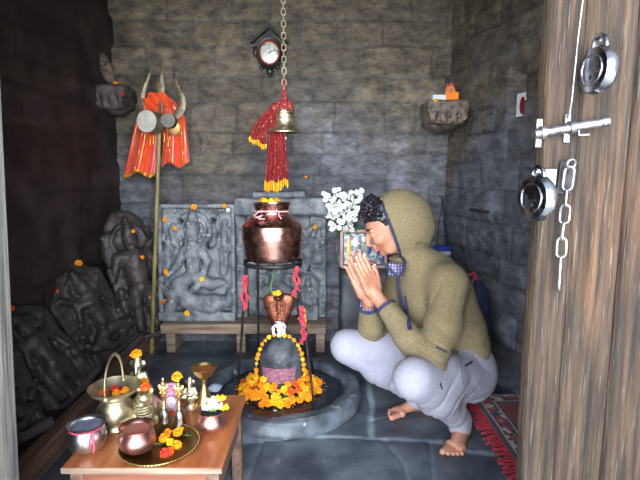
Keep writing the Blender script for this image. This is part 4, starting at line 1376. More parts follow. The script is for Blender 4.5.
# offerings on the right bracket
c = PY(440, 100, 2.84) + (0, .02, .002)
tag(make('white_box', MB().box(c + (-.005, 0, .012), (.075, .06, .028)), PAPERW, bevel=.002), 'small white box on the left of the right stone bracket', 'box')
c = PY(452, 100, 2.84) + (0, .02, 0)
t = thing('orange_bag', 'orange and clear offering packet standing on the right stone bracket', 'packet', c)
make('packet', MB().grid(lambda u, v: c + np.array(((u - .5) * (.095 - .055 * v), .018 * math.sin(PI * u) * (1 - v) - .0 + .03 * v, .09 * v + .006 * math.sin(u * 12))), 16, 12), pm('clear_orange_wrap', srgb(196, 110, 60), srgb(222, 170, 130), sc=30, rough=.3), t, solid=.012, fixn=False)
make('card', MB().box(c + (.0, -.014, .024), (.075, .006, .042)), pm('bright_orange', srgb(250, 120, 10), srgb(255, 150, 30), rough=.5), t, bevel=.001)
make('stick', MB().tube([c + (-.04, 0, .07), c + (.0, .01, .10), c + (.03, .01, .085)], .003, 6), MARIR, t)
flower(PY(435.5, 101, 2.80), 'y', .7, (0, -.6, 1), 'yellow flower at the left edge of the right stone bracket')

# ------------------------------------------------------------------ ornament on the wall
OC = PY(269.5, 53, 3.05)
t = thing('wall_clock', 'black house-shaped wall ornament with a red ringed silvery oval face', 'clock', OC)
u = .0061
oz = rotx(PI / 2)
sc_ = np.array((1, 1, 1.15))


def oval(prof, n=56):
    b_ = MB().lathe(prof, n, (0, 0, 0), oz); V = np.array(b_.v) * (1, 1, 1.14) + OC; b_.v = [tuple(p) for p in V]; return b_


make('frame', oval([(0, -.02), (.080, -.02), (.080, .004), (.074, .014), (.066, .012), (.058, .004), (0, .004)]), BLACKPL, t)
make('ring', oval([(.060, .004), (.062, .010), (.058, .013), (.054, .010), (.055, .004)]), REDRING, t)
make('face', oval([(0, .006), (.055, .006), (.052, .010), (.035, .013), (0, .014)]), SILVERD, t)
rf = MB().prism([(-.118, .062), (-.104, .056), (-.0, .142), (.104, .056), (.118, .062), (0, .166)], -.02, .02, c=OC)
rf.prism([(-.05, .06), (.05, .06), (.0, .125)], -.006, .018, c=OC)
make('roof', rf, BLACKPL, t, bevel=.002)
for dd_, rr_ in (((0, 0, -.104), (.022, .012, .022)), ((0, 0, -.128), (.010, .010, .012)), ((-.05, 0, -.082), (.014, .01, .014)), ((.05, 0, -.082), (.014, .01, .014)), ((-.085, 0, .01), (.012, .01, .03)), ((.085, 0, .01), (.012, .01, .03))):
    make('finial', MB().ball(OC + dd_, rr_, 12), BLACKPL, t)


# ------------------------------------------------------------------ stone ledge, picture and bouquet
xa, xb = PY(341, 300, 2.75)[0], PY(432, 300, 2.75)[0]
zt = PY(350, 273, 2.78)[2]
s = SDF((xa - .03, 2.70, -.02), (xb + .03, 3.13, zt + .04), .012)
s.put(bx(((xa + xb) / 2, 2.93, zt / 2), ((xb - xa) / 2, .17, zt / 2), None, .02), .002)
s.disp(lambda x, y, z: .014 * fbm(x, y, z, 7, 4))
tag(s.build('stone_block', [pm('dark_grey_block', srgb(44, 50, 56), srgb(84, 92, 100), sc=9, rough=.55, bump=.003, bsc=60)]), 'dark grey stone block behind the praying man', 'block')
# picture, generic bright patches
pc = PY(364, 262, 2.88); pw, ph = .265, .215
nmx, nt, b = nm('bright_printed_picture'); N = nt.nodes.new; Lk = nt.links.new
tc = N('ShaderNodeTexCoord'); vo = N('ShaderNodeTexVoronoi'); vo.inputs['Scale'].default_value = 60; Lk(tc.outputs['Object'], vo.inputs['Vector'])
cr_ = N('ShaderNodeValToRGB'); e = cr_.color_ramp.elements; cr_.color_ramp.interpolation = 'CONSTANT'
cols = [srgb(80, 104, 150), srgb(190, 194, 200), srgb(84, 146, 170), srgb(160, 80, 100), srgb(196, 180, 124), srgb(60, 70, 110), srgb(160, 182, 200), srgb(120, 150, 124)]
e[0].color = col4(cols[0]); e[1].position = .14; e[1].color = col4(cols[1])
for i, cc_ in enumerate(cols[2:]):
    q = e.new(.26 + i * .12); q.color = col4(cc_)
sp = N('ShaderNodeSeparateColor'); Lk(vo.outputs['Color'], sp.inputs[0]); Lk(sp.outputs[0], cr_.inputs[0]); Lk(cr_.outputs[0], b.inputs['Base Color']); b.inputs['Roughness'].default_value = .3
t = thing('framed_picture', 'brightly coloured framed picture standing behind the praying hands', 'picture', (pc[0], 2.9, zt))
Mx = rotx(R(-6))
pc = np.array((pc[0], 2.915, zt + ph / 2 + .012))
make('print', MB().box(pc, (pw - .03, .006, ph - .03), M=Mx), nmx, t, smooth=False)
fr = MB()
for dx, dz, sx, sz in ((0, ph / 2, pw, .018), (0, -ph / 2, pw, .018), (-pw / 2, 0, .018, ph), (pw / 2, 0, .018, ph)):
    fr.box(pc + Mx @ np.array((dx, 0, dz)), (sx, .016, sz), M=Mx)
make('frame', fr, pm('rosy_tan_frame', srgb(150, 112, 110), srgb(190, 160, 150), rough=.5), t, bevel=.001)
mb = MB(); rs = random.Random(3)
for (dx, dz, rx, rz_, m) in ((-.09, .01, .014, .06, 0), (-.05, .04, .018, .03, 1), (.0, .06, .014, .02, 1), (-.04, -.04, .02, .03, 2), (.03, .0, .018, .035, 3), (.07, .05, .016, .03, 1)):
    mb.ball(pc + Mx @ np.array((dx, -.003, dz)), (rx, .002, rz_), 14, M=Mx, m=m)
make('printed_shapes', mb, [pm('print_yellow', srgb(206, 180, 90), rough=.3), pm('print_white', srgb(214, 220, 228), rough=.3), pm('print_red', srgb(176, 50, 80), rough=.3), pm('print_blue', srgb(50, 70, 140), rough=.3)], t)

# bouquet of white artificial blossoms
bc = PY(344, 238, 2.93)
t = thing('flower_bouquet', 'tall bunch of white artificial flowers standing against the back wall', 'bouquet', (bc[0], 2.96, zt))
rs = random.Random(12)
make('vase', MB().lathe([(0, 0), (.035, 0), (.042, .03), (.03, .11), (.024, .16), (.03, .18), (.026, .18), (.02, .16), (0, .03)], 28, (bc[0], 2.98, zt)), CARVED, t)
spots = []
while len(spots) < 46:
    v_ = rs.random(); x = 344 + (20.5 - 10 * v_) * rs.uniform(-1, 1) - 2 * v_; y = 190 + 40 * v_
    if all(math.hypot(x - a_, y - b_) > 4.2 for a_, b_ in spots): spots.append((x, y))
for i, (x, y) in enumerate(spots):
    p = PY(x, y, 2.90 + rs.uniform(-.03, .06)); mb = MB()
    nrm = unit((rs.uniform(-.7, .7), -1, rs.uniform(-.3, .8))); M = frame_z(nrm, (0, .1, 1)); sc1 = rs.uniform(.65, .9)
    for k in range(6):
        a = 2 * PI * k / 6 + i
        d = unit(M @ np.array((math.cos(a), math.sin(a), rs.uniform(.1, .9))))
        Mp = np.stack((d, unit(np.cross(nrm, d)), unit(np.cross(d, np.cross(nrm, d)))), 1)
        mb.ball(p + d * .014 * sc1, (.016 * sc1, .012 * sc1, .004), 8, M=Mp)
    bl = make('blossom', mb, WHITEF, t, fixn=False)
    base = np.array((bc[0] + rs.uniform(-.01, .01), 2.98, zt + .17))
    make('stem', MB().tube([p + (0, .008, 0), p * .5 + base * .5 + (0, .02, .0), base], .0018, 5), LEAF, t)
for i in range(26):
    x, y = rs.uniform(334, 360), rs.uniform(229, 240)
    p = PY(x, y, 2.93)
    make('leaf', leaf_mb(p, (rs.uniform(-1, 1), rs.uniform(-.6, 0), rs.uniform(-.3, .8)), rs.uniform(.04, .06), .010), LEAF, t, solid=.0008, fixn=False)

# ------------------------------------------------------------------ things in the right corner
p0 = PY(443, 198, 3.0); p1 = PY(443, 243, 2.92)
t = thing('hanging_flask', 'blue and white flask hanging by a black strap in the right corner', 'flask', p1)
make('strap', MB().tube([p0, p0 * .5 + p1 * .5 + (-.022, 0, .0), p1 + (-.035, 0, .01), p1 + (-.035, 0, -.03)], .006, 8, flat=.4), BLACKSTR, t)
make('strap', MB().tube([p0, p0 * .5 + p1 * .5 + (.008, 0, .0), p1 + (.028, 0, .01), p1 + (.028, 0, -.03)], .006, 8, flat=.4), BLACKSTR, t)
make('cap', MB().lathe([(0, 0), (.05, 0), (.054, .004), (.054, .022), (.046, .030), (0, .032)], 36, p1 + (-.004, 0, -.045)), BLUEPL, t)
make('body', MB().lathe([(0, 0), (.05, 0), (.055, .008), (.055, .15), (.05, .155), (0, .155)], 36, p1 + (-.004, 0, -.20)), PAPERW, t)
mb = MB().lathe([(.0, .0), (.056, 0), (.056, .012), (0, .012)], 36, p1 + (-.004, 0, -.08))
make('band', mb, BLUEPL, t)
tag(make('wall_nail', MB().tube([p0 + (0, .12, .004), p0 + (0, -.012, .008)], .004, 8), IRON), 'nail in the right corner holding the black strap', 'nail')
q0, q1 = PY(470, 210, 2.72), PY(487, 212, 2.6)
tag(make('iron_hook', MB().tube([q0 + (.02, 0, 0), q0 + (-.005, -.02, .004), q1 + (-.02, 0, 0), q1 + (.02, 0, 0)], .007, 8), IRON), 'black iron clamp fixed on the right wall behind the man', 'hook')
# backpack behind the man
c = PY(474, 322, 2.50)
c = np.array((.80, 2.50, -.0))
t = thing('backpack', 'navy backpack with red trim slumped against the right wall behind the man', 'bag', c)
s = SDF(c + (-.13, -.17, 0), c + (.15, .17, .62), .008)
s.put(el(c + (.0, 0, .20), (.095, .14, .20)), .02).put(el(c + (.01, 0, .38), (.075, .12, .165)), .06)
s.disp(lambda x, y, z: .016 * fbm(x, y, z, 9, 3))
s.build('body', [NAVY], t)
make('piping', MB().tube([c + (-.075, -.09, .10), c + (-.082, -.095, .25), c + (-.068, -.085, .40), c + (-.03, -.06, .49), c + (.0, 0, .545)], .006, 8), REDCL, t)
make('handle', MB().tube([c + (-.03, .0, .535), c + (-.045, .0, .56), c + (.0, .0, .575), c + (.02, 0, .535)], .008, 8), REDCL, t)
# picture card in the wall niche
nc_ = np.array((XR0, WB + .02, 0)) + np.array((*(np.array(rdir[:2]) * (nk + .002)), 0))
cpos = nc_ + np.array(rn) * (-.045) + (0, 0, 1.42)
My = rotz(math.atan2(rdir[1], rdir[0]) + PI)
t = thing('niche_card', 'pale card with a dark red figure standing in the right wall niche', 'card', cpos)
make('card', MB().box(cpos, (.10, .004, .11), M=My), PAPERW, t, smooth=False)
make('red_shape', MB().ball(cpos + np.array(rn) * .004 + (0, 0, -.005), (.022, .002, .042), 14, M=My), pm('dark_red_print', srgb(120, 24, 34), rough=.5), t)

# ------------------------------------------------------------------ rug
nmx, nt, b = nm('woven_red_rug'); N = nt.nodes.new; Lk = nt.links.new
b.inputs['Roughness'].default_value = .9; b.inputs['Sheen Weight'].default_value = .2


def node(tp, **kw):
    n = N(tp)
    for k_, v_ in kw.items(): setattr(n, k_, v_)
    return n


def mth(op, a, b_=None):
    n = N('ShaderNodeMath'); n.operation = op
    for i, q in enumerate((a, b_)):
        if q is None: continue
        if hasattr(q, 'is_linked') or hasattr(q, 'links'): Lk(q, n.inputs[i])
        else: n.inputs[i].default_value = q
    return n.outputs[0]


def mixc(f, a, b_):
    n = N('ShaderNodeMix'); n.data_type = 'RGBA'
    Lk(f, n.inputs[0])
    for i, q in ((6, a), (7, b_)):
        if isinstance(q, tuple): n.inputs[i].default_value = col4(q)
        else: Lk(q, n.inputs[i])
    return n.outputs[2]


RX0, RX1, RY0, RY1 = .74, 1.02, 1.28, 2.30
tc = N('ShaderNodeTexCoord'); sp = N('ShaderNodeSeparateXYZ'); Lk(tc.outputs['Object'], sp.inputs[0])
x_ = mth('SUBTRACT', sp.outputs[0], 0.0); y_ = mth('SUBTRACT', RY1 - RY0, sp.outputs[1])
dd = mth('MINIMUM', x_, y_)
red, navy, cream = srgb(130, 22, 44), srgb(34, 44, 82), srgb(190, 178, 176)
chk = node('ShaderNodeTexVoronoi'); chk.inputs['Scale'].default_value = 42; Lk(tc.outputs['Object'], chk.inputs['Vector'])
sepc = N('ShaderNodeSeparateColor'); Lk(chk.outputs['Color'], sepc.inputs[0])
flor = mixc(mth('GREATER_THAN', sepc.outputs[0], .52), navy, srgb(150, 44, 60)); flor = mixc(mth('GREATER_THAN', sepc.outputs[1], .74), flor, cream)
col = mixc(mth('GREATER_THAN', dd, .022), srgb(60, 54, 80), cream)
col = mixc(mth('GREATER_THAN', dd, .029), col, flor)
col = mixc(mth('GREATER_THAN', dd, .085), col, cream)
col = mixc(mth('GREATER_THAN', dd, .092), col, navy)
col = mixc(mth('GREATER_THAN', dd, .104), col, red)
Lk(col, b.inputs['Base Color'])
bn = N('ShaderNodeBump'); bn.inputs['Distance'].default_value = .002; tn = N('ShaderNodeTexNoise'); tn.inputs['Scale'].default_value = 220; Lk(tc.outputs['Object'], tn.inputs['Vector']); Lk(tn.outputs[0], bn.inputs['Height']); Lk(bn.outputs[0], b.inputs['Normal'])
t = thing('rug', 'dark red patterned rug with a fringe beside the praying man', 'rug', (RX0, RY0, 0))


def rugf(u, v):
    x, y = u * (RX1 - RX0), v * (RY1 - RY0)
    return (x, y, .010 + .006 * float(fbm(x, y, 0, 7, 2)) + .002)


pile = MB().grid(rugf, 50, 120)
o = make('pile', pile, nmx, t, local=True, solid=.006, fixn=False)
fr = MB(); rs = random.Random(2)
for k in range(95):
    y = RY0 + (RY1 - RY0) * (k + .5) / 95; a = np.array((RX0 + .002, y, .012))
    L_ = rs.uniform(.045, .07); s_ = rs.uniform(-.03, .015)
    fr.tube([a, a + (-L_ * .5, s_ * .4, -.003), a + (-L_, s_, -.007)], [.0035, .003, .0045], 5)
make('fringe', fr, REDCL, t)

# ------------------------------------------------------------------ low table
ZT = .30
ta, tb = PZ(60, 469, ZT), PZ(222, 465.5, ZT); tcn = PZ(240, 394, ZT)
tx0, tx1, ty0, ty1 = -.705, -.268, 1.235, 1.675
t = thing('low_table', 'low brown wooden table crowded with brass and copper vessels', 'table', ((tx0 + tx1) / 2, (ty0 + ty1) / 2, 0))
make('tabletop', MB().box(((tx0 + tx1) / 2, (ty0 + ty1) / 2, ZT - .009), (tx1 - tx0, ty1 - ty0, .018)), TABLEWOOD, t, bevel=.002)
make('edge_strip', MB().box(((tx0 + tx1) / 2, ty0 - .001, ZT - .0085), (tx1 - tx0 + .001, .002, .0165)), BENCHWOOD, t)
make('apron', MB().box(((tx0 + tx1) / 2, ty0 + .03, ZT - .068), (tx1 - tx0 - .04, .016, .10)), APRONWOOD, t, bevel=.002)
make('side_panel', MB().box((tx1 - .028, (ty0 + ty1) / 2, ZT - .068), (.016, ty1 - ty0 - .06, .10)), BEAMWOOD, t, bevel=.002)  # darker wood on the right side, its shade put into the colour
make('side_panel', MB().box((tx0 + .028, (ty0 + ty1) / 2, ZT - .068), (.016, ty1 - ty0 - .06, .10)), APRONWOOD, t, bevel=.002)
make('lower_panel', MB().box(((tx0 + tx1) / 2, ty0 + .04, .12), (tx1 - tx0 - .06, .012, .18)), BEAMWOOD, t, bevel=.002)
for x in (tx0 + .03, tx1 - .03):
    for y in (ty0 + .035, ty1 - .035): make('leg', MB().box((x, y, (ZT - .018) / 2), (.036, .036, ZT - .018)), BEAMWOOD, t, bevel=.003)  # legs share the darker wood as painted shade


def tz(px, py, dz=0): p = PZ(px, py, ZT); p[2] += dz; return p


def scale_prof(pr, s_, sz=None): sz = sz or s_; return [(r * s_, z * sz) for r, z in pr]


# steel pot (profile in unit radius)
c = tz(88, 449)
pot = [(0, 0), (.55, 0), (.80, .12), (.95, .38), (1.0, .70), (.97, 1.02), (.88, 1.22), (.84, 1.30), (.88, 1.38), (1.0, 1.44), (1.01, 1.47), (.97, 1.47), (.82, 1.36), (.80, 1.28), (.90, 1.0), (.92, .7), (.8, .3), (0, .10)]
t = thing('steel_pot', 'shiny steel water pot at the front left corner of the table', 'pot', c)
make('body', MB().lathe(scale_prof(pot, .053, .055), 48, c), STEEL, t)
make('milk', MB().lathe([(0, .055 * 1.29), (.053 * .82, .055 * 1.29)], 32, c), pm('steel_pot_water', srgb(110, 116, 140), srgb(150, 156, 180), sc=30, rough=.2), t)
mb = MB().tube([c + np.array((.0465 * math.cos(a), .0465 * math.sin(a), .0712)) for a in np.linspace(0, 2 * PI, 32)[:-1]], .0022, 6, True)
mb.tube([c + (.032, -.033, .072), c + (.038, -.043, .050), c + (.040, -.043, .028), c + (.036, -.045, .017)], .003, 6).tube([c + (.032, -.033, .072), c + (.030, -.048, .050), c + (.032, -.050, .033)], .003, 6)
tag(make('red_thread', mb, THREADR), 'pink-red thread knotted around the neck of the steel pot', 'thread')
# tray
c = tz(160, 448)
t = thing('brass_tray', 'round tarnished brass tray at the front of the table', 'tray', c)
make('dish', MB().lathe([(0, .002), (.085, .002), (.098, .008), (.108, .016), (.112, .017), (.113, .014), (.103, .004), (.09, 0), (0, 0)], 72, c), BRASSD, t)
mb = MB()
for k in range(72):
    a = 2 * PI * k / 72; p = c + np.array((.112 * math.cos(a), .112 * math.sin(a), .016)); mb.ball(p, .0032, 6)
make('beaded_rim', mb, BRASSD, t)
TC = c
for k, (px, py, kd, sz_, lb) in enumerate(((178, 434, 'o', .95, 'orange marigold at the back of the brass tray'), (165, 440, 'o', 1.05, 'large orange marigold on the left of the brass tray'), (177, 447, 'o', .95, 'orange marigold at the right of the brass tray'),
                                           (166, 455, 'r', 1.0, 'red flower at the front of the brass tray'), (171, 444, 'y', .8, 'yellow marigold amid the pile on the brass tray'), (181, 431, 'y', .7, 'small yellow marigold at the far side of the brass tray'), (170, 453, 'd', .8, 'deep orange marigold by the red flower on the tray'), (168, 434, 'o', .8, 'orange marigold nearest the copper bowl on the tray'))):
    flower(tz(px, py + 3, .012), kd, sz_ * .95, unit((rs.uniform(-.4, .4), -.4, 1)), lb)
tag(make('leaf', leaf_mb(tz(184, 442, .02), (1, -.4, .2), .028, .008), LEAF, solid=.0008, fixn=False), 'green leaf on the right side of the brass tray', 'leaf')
tag(make('leaf', leaf_mb(tz(162, 452, .022), (-.9, -.3, .3), .022, .007), LEAF, solid=.0008, fixn=False), 'green leaf on the left of the marigolds on the tray', 'leaf')
# copper lota on tray
c = tz(138, 451, .0035) 
lota = [(0, 0), (.45, 0), (.75, .10), (.95, .32), (1.0, .58), (.94, .86), (.80, 1.05), (.74, 1.12), (.80, 1.20), (.96, 1.30), (.98, 1.33), (.93, 1.33), (.74, 1.20), (.68, 1.1), (.86, .85), (.9, .55), (.7, .2), (0, .08)]
t = thing('copper_bowl', 'round pinkish copper pot standing on the left of the brass tray', 'pot', c)
make('body', MB().lathe(scale_prof(lota, .051, .056), 48, c), COPPERP, t)
make('water', MB().lathe([(0, .056 * 1.15), (.051 * .72, .056 * 1.15)], 32, c), pm('rosy_water', srgb(176, 108, 100), rough=.2), t)
# small copper pot with flowers
c = tz(212, 430)
t = thing('copper_bowl', 'small copper pot holding white flowers on the right of the table', 'pot', c)
make('body', MB().lathe(scale_prof(lota, .0455, .050), 48, c), COPPERP, t)
make('water', MB().lathe([(0, .050 * 1.14), (.0455 * .72, .050 * 1.14)], 32, c), WATER, t)
t = thing('white_flowers', 'white and yellow blossoms with stems in the small copper pot', 'flower', c + (0, 0, .045))
for k, (dx, dy, dz, m) in enumerate(((-.010, -.010, .076, WHITEF), (.008, -.014, .084, WHITEF), (.022, -.006, .078, WHITEF), (.000, .006, .090, WHITEF), (.016, .010, .094, WHITEF), (.028, .006, .098, MARIY), (.040, -.006, .074, MARIY))):
    mb = MB()
    for q in range(5):
        a = 2 * PI * q / 5 + k
        d = unit((math.cos(a), math.sin(a), .5)); mb.ball(c + np.array((dx, dy, dz)) + d * .009, (.0115, .0075, .004), 8, M=frame_z(d) @ roty(PI / 2))
    make('blossom', mb, m, t)
for k in range(5): make('leaf', leaf_mb(c + (-.004 + .004 * k, 0, .060), (rs.uniform(-.6, 1), rs.uniform(-.8, 0), .7), .03, .005), pm('pale_leaf', srgb(150, 176, 120)) if k == 0 else bpy.data.materials['pale_leaf'], t, solid=.0006, fixn=False)

# brass bucket with bail handle
c = tz(117, 427)
t = thing('brass_bucket', 'tall brass basket urn with a hoop handle filled with petals', 'urn', c)
u_ = .0645; uz = .072
prf = [(0, 0), (.62, 0), (.66, .05), (.60, .13), (.58, .20), (.72, .34), (.84, .55), (.88, .80), (.80, 1.05), (.66, 1.22), (.60, 1.32), (.62, 1.40), (.86, 1.55), (1.10, 1.72), (1.20, 1.86), (1.23, 1.90), (1.20, 1.91), (1.14, 1.84), (.9, 1.62), (.56, 1.42), (0, 1.36)]
make('body', MB().lathe(scale_prof(prf, u_, uz), 60, c), BRASS, t)
hz = 1.88 * uz
H_ = [c + np.array((1.12 * u_ * math.cos(a) * .22, 1.12 * u_ * math.cos(a) * .97, hz - .01 + 1.75 * u_ * math.sin(a))) for a in np.linspace(0, PI, 22)]
H_ = [c + np.array((.02 * u_ * math.cos(a), -1.10 * u_ * math.cos(a), hz - .012 + 1.75 * u_ * math.sin(a) ** .85)) for a in np.linspace(0.001, PI - .001, 26)]
make('handle', MB().tube(H_, .0056, 10, flat=.55), BRASS, t)
for q in (H_[0], H_[-1]): make('lug', MB().ball(q, (.008, .006, .010), 10), BRASS, t)
for k, (dx, dy, kd, s_, lb) in enumerate(((-.03, -.01, 'd', .8, 'dark orange flower at the left in the brass bucket'), (.012, -.015, 'o', .85, 'orange marigold in the middle of the brass bucket'), (.030, .005, 'o', .8, 'orange marigold at the right in the brass bucket'), (-.008, .02, 'r', .8, 'red flower at the back of the brass bucket'))):
    flower(c + (dx, dy, uz * 1.60), kd, s_, (0, -.2, 1), lb)

# seated brass figure, behind
def brass_fig(label, c, h, seed, name='brass_figurine', stand=.35, wide=1.0):
    c = np.array(c); t_ = thing(name, label, 'figurine', c)
    u = h / 10
    pr = [(0, 0), (2.3, 0), (2.4, .3), (1.7, .8), (1.3, 1.6), (1.5, 2.4), (2.3, 3.0), (2.45, 3.3), (2.2, 3.5), (0, 3.5)]
    make('pedestal', MB().lathe([(r * u * wide, z * u) for r, z in pr], 36, c), BRASS, t_)
    s = SDF(c + (-2.8 * u * wide, -2.6 * u, 3.2 * u), c + (2.8 * u * wide, 2.6 * u, 10.6 * u), u * .14)
    s.put(el(c + (0, 0, 5.0 * u), (1.5 * u * wide, 1.2 * u, 1.8 * u)), u * .4)
    s.put(el(c + (0, -.2 * u, 8.0 * u), (1.0 * u * wide, .95 * u, 1.15 * u)), u * .4)
    s.put(el(c + (0, 0, 9.2 * u), (.7 * u, .7 * u, .7 * u)), u * .3)
    for m in (-1, 1):
        s.put(rc(c + (m * 1.2 * u, 0, 6.2 * u), c + (m * 1.9 * u, -.5 * u, 4.9 * u), .5 * u, .42 * u), u * .4)
        s.put(rc(c + (m * 1.9 * u, -.5 * u, 4.9 * u), c + (m * 1.3 * u, -1.2 * u, 4.6 * u), .42 * u, .35 * u), u * .3)
        s.put(rc(c + (m * .8 * u, -.5 * u, 4.0 * u), c + (m * 1.9 * u, -1.1 * u, 3.9 * u), .75 * u, .6 * u), u * .4)
        s.put(rc(c + (m * 1.9 * u, -1.1 * u, 3.9 * u), c + (0, -1.5 * u, 3.8 * u), .55 * u, .45 * u), u * .4)
        s.put(el(c + (m * 1.1 * u * wide, 0, 8.2 * u), (.5 * u, .25 * u, .7 * u)), u * .2)
        s.put(el(c + (m * .36 * u, -1.1 * u, 8.2 * u), (.2 * u, .12 * u, .12 * u)), u * .1, 'd')
    s.put(rc(c + (0, -1.0 * u, 7.9 * u), c + (.1 * u, -1.5 * u, 6.6 * u), .34 * u, .25 * u), u * .25)
    s.build('figure', [BRASS], t_)
    return t_


c = tz(138, 412, -.0) ; c = PZ(140, 404, ZT)
brass_fig('larger seated brass figurine on a pedestal behind the brass bucket', c, .180, 1)
flower(c + (0, -.008, .179), 'o', 1.15, (0, -.4, 1), 'orange marigold crowning the larger seated brass figurine')
flower(c + (.036, -.045, .098), 'o', .9, (0, -.8, 1), 'orange marigold at the hand of the larger seated brass figurine')
# lying brass lion/bull
c = tz(145, 424)
t = thing('brass_animal', 'crouching brass animal figurine with front paws out, next to the bells', 'figurine', c)
ab = c.copy(); c = np.zeros(3)
s = SDF(c + (-.04, -.060, 0), c + (.045, .07, .10), .0014)
s.put(bx(c + (0, .008, .004), (.030, .046, .005), None, .002), .002)
s.put(el(c + (0, .018, .030), (.022, .040, .022)), .006).put(el(c + (.004, -.010, .044), (.019, .020, .024)), .010)
s.put(el(c + (.008, -.018, .068), (.016, .018, .016)), .006).put(el(c + (.008, -.034, .062), (.009, .010, .008)), .004)
for m in (-1, 1):
    s.put(rc(c + (m * .014, -.012, .028), c + (m * .015 - .004, -.034, .014), .010, .008), .005)
    s.put(el(c + (m * .015 - .004, -.040, .012), (.008, .010, .006)), .003)
    for q in (-1, 0, 1): s.put(rc(c + (m * .015 - .004 + q * .004, -.040, .012), c + (m * .015 - .004 + q * .005, -.050, .009), .003, .0025), .001)
    s.put(el(c + (m * .020, .030, .020), (.012, .022, .018)), .006)
    s.put(el(c + (.008 + m * .013, -.010, .080), (.005, .004, .008)), .003)
for k in range(5): s.put(tor(c + (.006, -.016, .040 + k * .006), .019, .0018, rotx(R(20))), .002)
s.build('figure', [BRASS], t, local=True).scale = (1.5, 1.5, 1.5)
c = ab
flower(c + (.015, -.018, .128), 'd', .95, (0, -.5, 1), 'orange marigold on the head of the crouching brass animal')


def handbell(label, px, py, h):
    c = tz(px, py); t = thing('hand_bell', label, 'bell', c); u = h / 10
    make('bell', MB().lathe([(r * u * .86, z * u) for r, z in ((1.55, 0), (1.62, .1), (1.55, .25), (1.25, .9), (1.12, 1.8), (1.05, 2.6), (.8, 3.2), (.45, 3.5), (.3, 3.7), (0, 3.7))], 40, c), STEEL if 0 else GALVB, t)
    mb = MB().lathe([(r * u, z * u) for r, z in ((0, 3.5), (.42, 3.6), (.26, 4.0), (.45, 4.3), (.26, 4.7), (.32, 5.6), (.5, 6.0), (.3, 6.3), (0, 6.4))], 20, c)
    mb.ball(c + (0, 0, 7.2 * u), (.42 * u, .36 * u, .85 * u), 12).ball(c + (0, -.1 * u, 8.3 * u), (.42 * u, .4 * u, .46 * u), 12).ball(c + (0, 0, 9.0 * u), (.28 * u, .28 * u, .5 * u), 10)
    for m in (-1, 1):
        mb.ball(c + (m * .6 * u, 0, 7.4 * u), (.36 * u, .2 * u, .8 * u), 10, M=roty(m * .3)).ball(c + (m * .4 * u, -.25 * u, 6.6 * u), (.3 * u, .3 * u, .3 * u), 8)
    make('handle', mb, BRASSG, t)
    return c


GALVB = pm('silvery_bell_metal', srgb(126, 122, 118), srgb(172, 166, 156), sc=20, rough=.25, metal=1, rough2=.4)
handbell('left hand bell with a winged figure handle on the table', 165, 426, .172)
cb_ = handbell('right hand bell with a marigold on its handle', 180, 427, .172)
flower(cb_ + (0, -.008, .166), 'o', 1.0, (0, -.5, 1), 'orange marigold on top of the right hand bell handle')
# pink pouch behind bells
c = tz(172, 411)
t = thing('pink_pouch', 'pink and white shiny sachet standing behind the hand bells', 'sachet', c)
make('pouch', MB().grid(lambda u, v: c + np.array(((u - .5) * .046, .014 * (v - .2) + .010 * math.sin(PI * u) * math.sin(PI * v), .094 * v)), 12, 14), PINK, t, solid=.012, fixn=False)
make('label', MB().ball(c + (.002, -.012, .036), (.017, .004, .022), 12), LILAC, t)
flower(tz(172, 413, .004) + (0, -.012, 0), 'd', .65, (0, -1, .6), 'small orange flower at the foot of the pink sachet')
# small brass figure on the right
brass_fig('small brass figurine between the right bell and the brass goblet', tz(191, 408), .115, 2, wide=.9)
# goblet
c = tz(205, 407)
t = thing('brass_goblet', 'tall brass goblet lamp with a wide cup at the back right of the table', 'goblet', c)
g = [(0, 0), (.030, 0), (.0315, .003), (.028, .008), (.016, .034), (.008, .058), (.0060, .070), (.0075, .076), (.0075, .080), (.014, .086), (.026, .098), (.0335, .112), (.0350, .114), (.0335, .1155), (.030, .112), (.022, .100), (0, .094)]
make('body', MB().lathe([(r * 1.25, z * 1.25) for r, z in g], 48, c), BRASSG, t)
make('ghee', MB().lathe([(0, .136), (.0365, .136)], 32, c), pm('amber_oil', srgb(150, 84, 34), rough=.12), t)
# wrapper on the basin rim
c = PZ(214, 388, .105)
s = SDF(c + (-.06, -.05, -.035), c + (.06, .05, .04), .003)
s.put(el(c, (.038, .022, .018), rotz(.4)), .01).disp(lambda x, y, z: .012 * fbm(x, y, z, 35, 3))
tag(s.build('crumpled_wrapper', [WRAP], smooth=0), 'crumpled pale blue wrapper on the basin rim behind the goblet', 'wrapper')
# ------------------------------------------------------------------ the praying man
A = np.array
SKIN = pm('warm_skin', srgb(164, 112, 90), srgb(188, 136, 114), sc=14, rough=.5, bump=.0004, bsc=160)
b_ = SKIN.node_tree.nodes['Principled BSDF']; b_.inputs['Subsurface Weight'].default_value = .12; b_.inputs['Subsurface Radius'].default_value = (.012, .005, .003)
LIPS = pm('lips', srgb(158, 92, 84), srgb(176, 106, 98), rough=.45)
BROW = pm('dark_brow', srgb(34, 26, 26), srgb(48, 36, 34), sc=200, rough=.8)
NAIL = pm('finger_nails', srgb(214, 168, 150), srgb(224, 180, 164), rough=.3)
OLIVE = pm('olive_heather_fleece', srgb(100, 90, 67), srgb(133, 122, 94), sc=230, rough=.95, sheen=.04, bump=.0010, bsc=260, stretch=(1, 1, 1.6), lo=.38, hi=.62)
GREYTR = pm('light_grey_lilac_cotton', srgb(142, 144, 162), srgb(156, 158, 176), sc=160, rough=.9, sheen=.03, bump=.0004, bsc=400)
HAIRM = pm('black_hair', srgb(14, 14, 20), srgb(34, 34, 46), sc=60, rough=.35)
m_, nt, b = nm('navy_plaid'); N = nt.nodes.new; Lk = nt.links.new
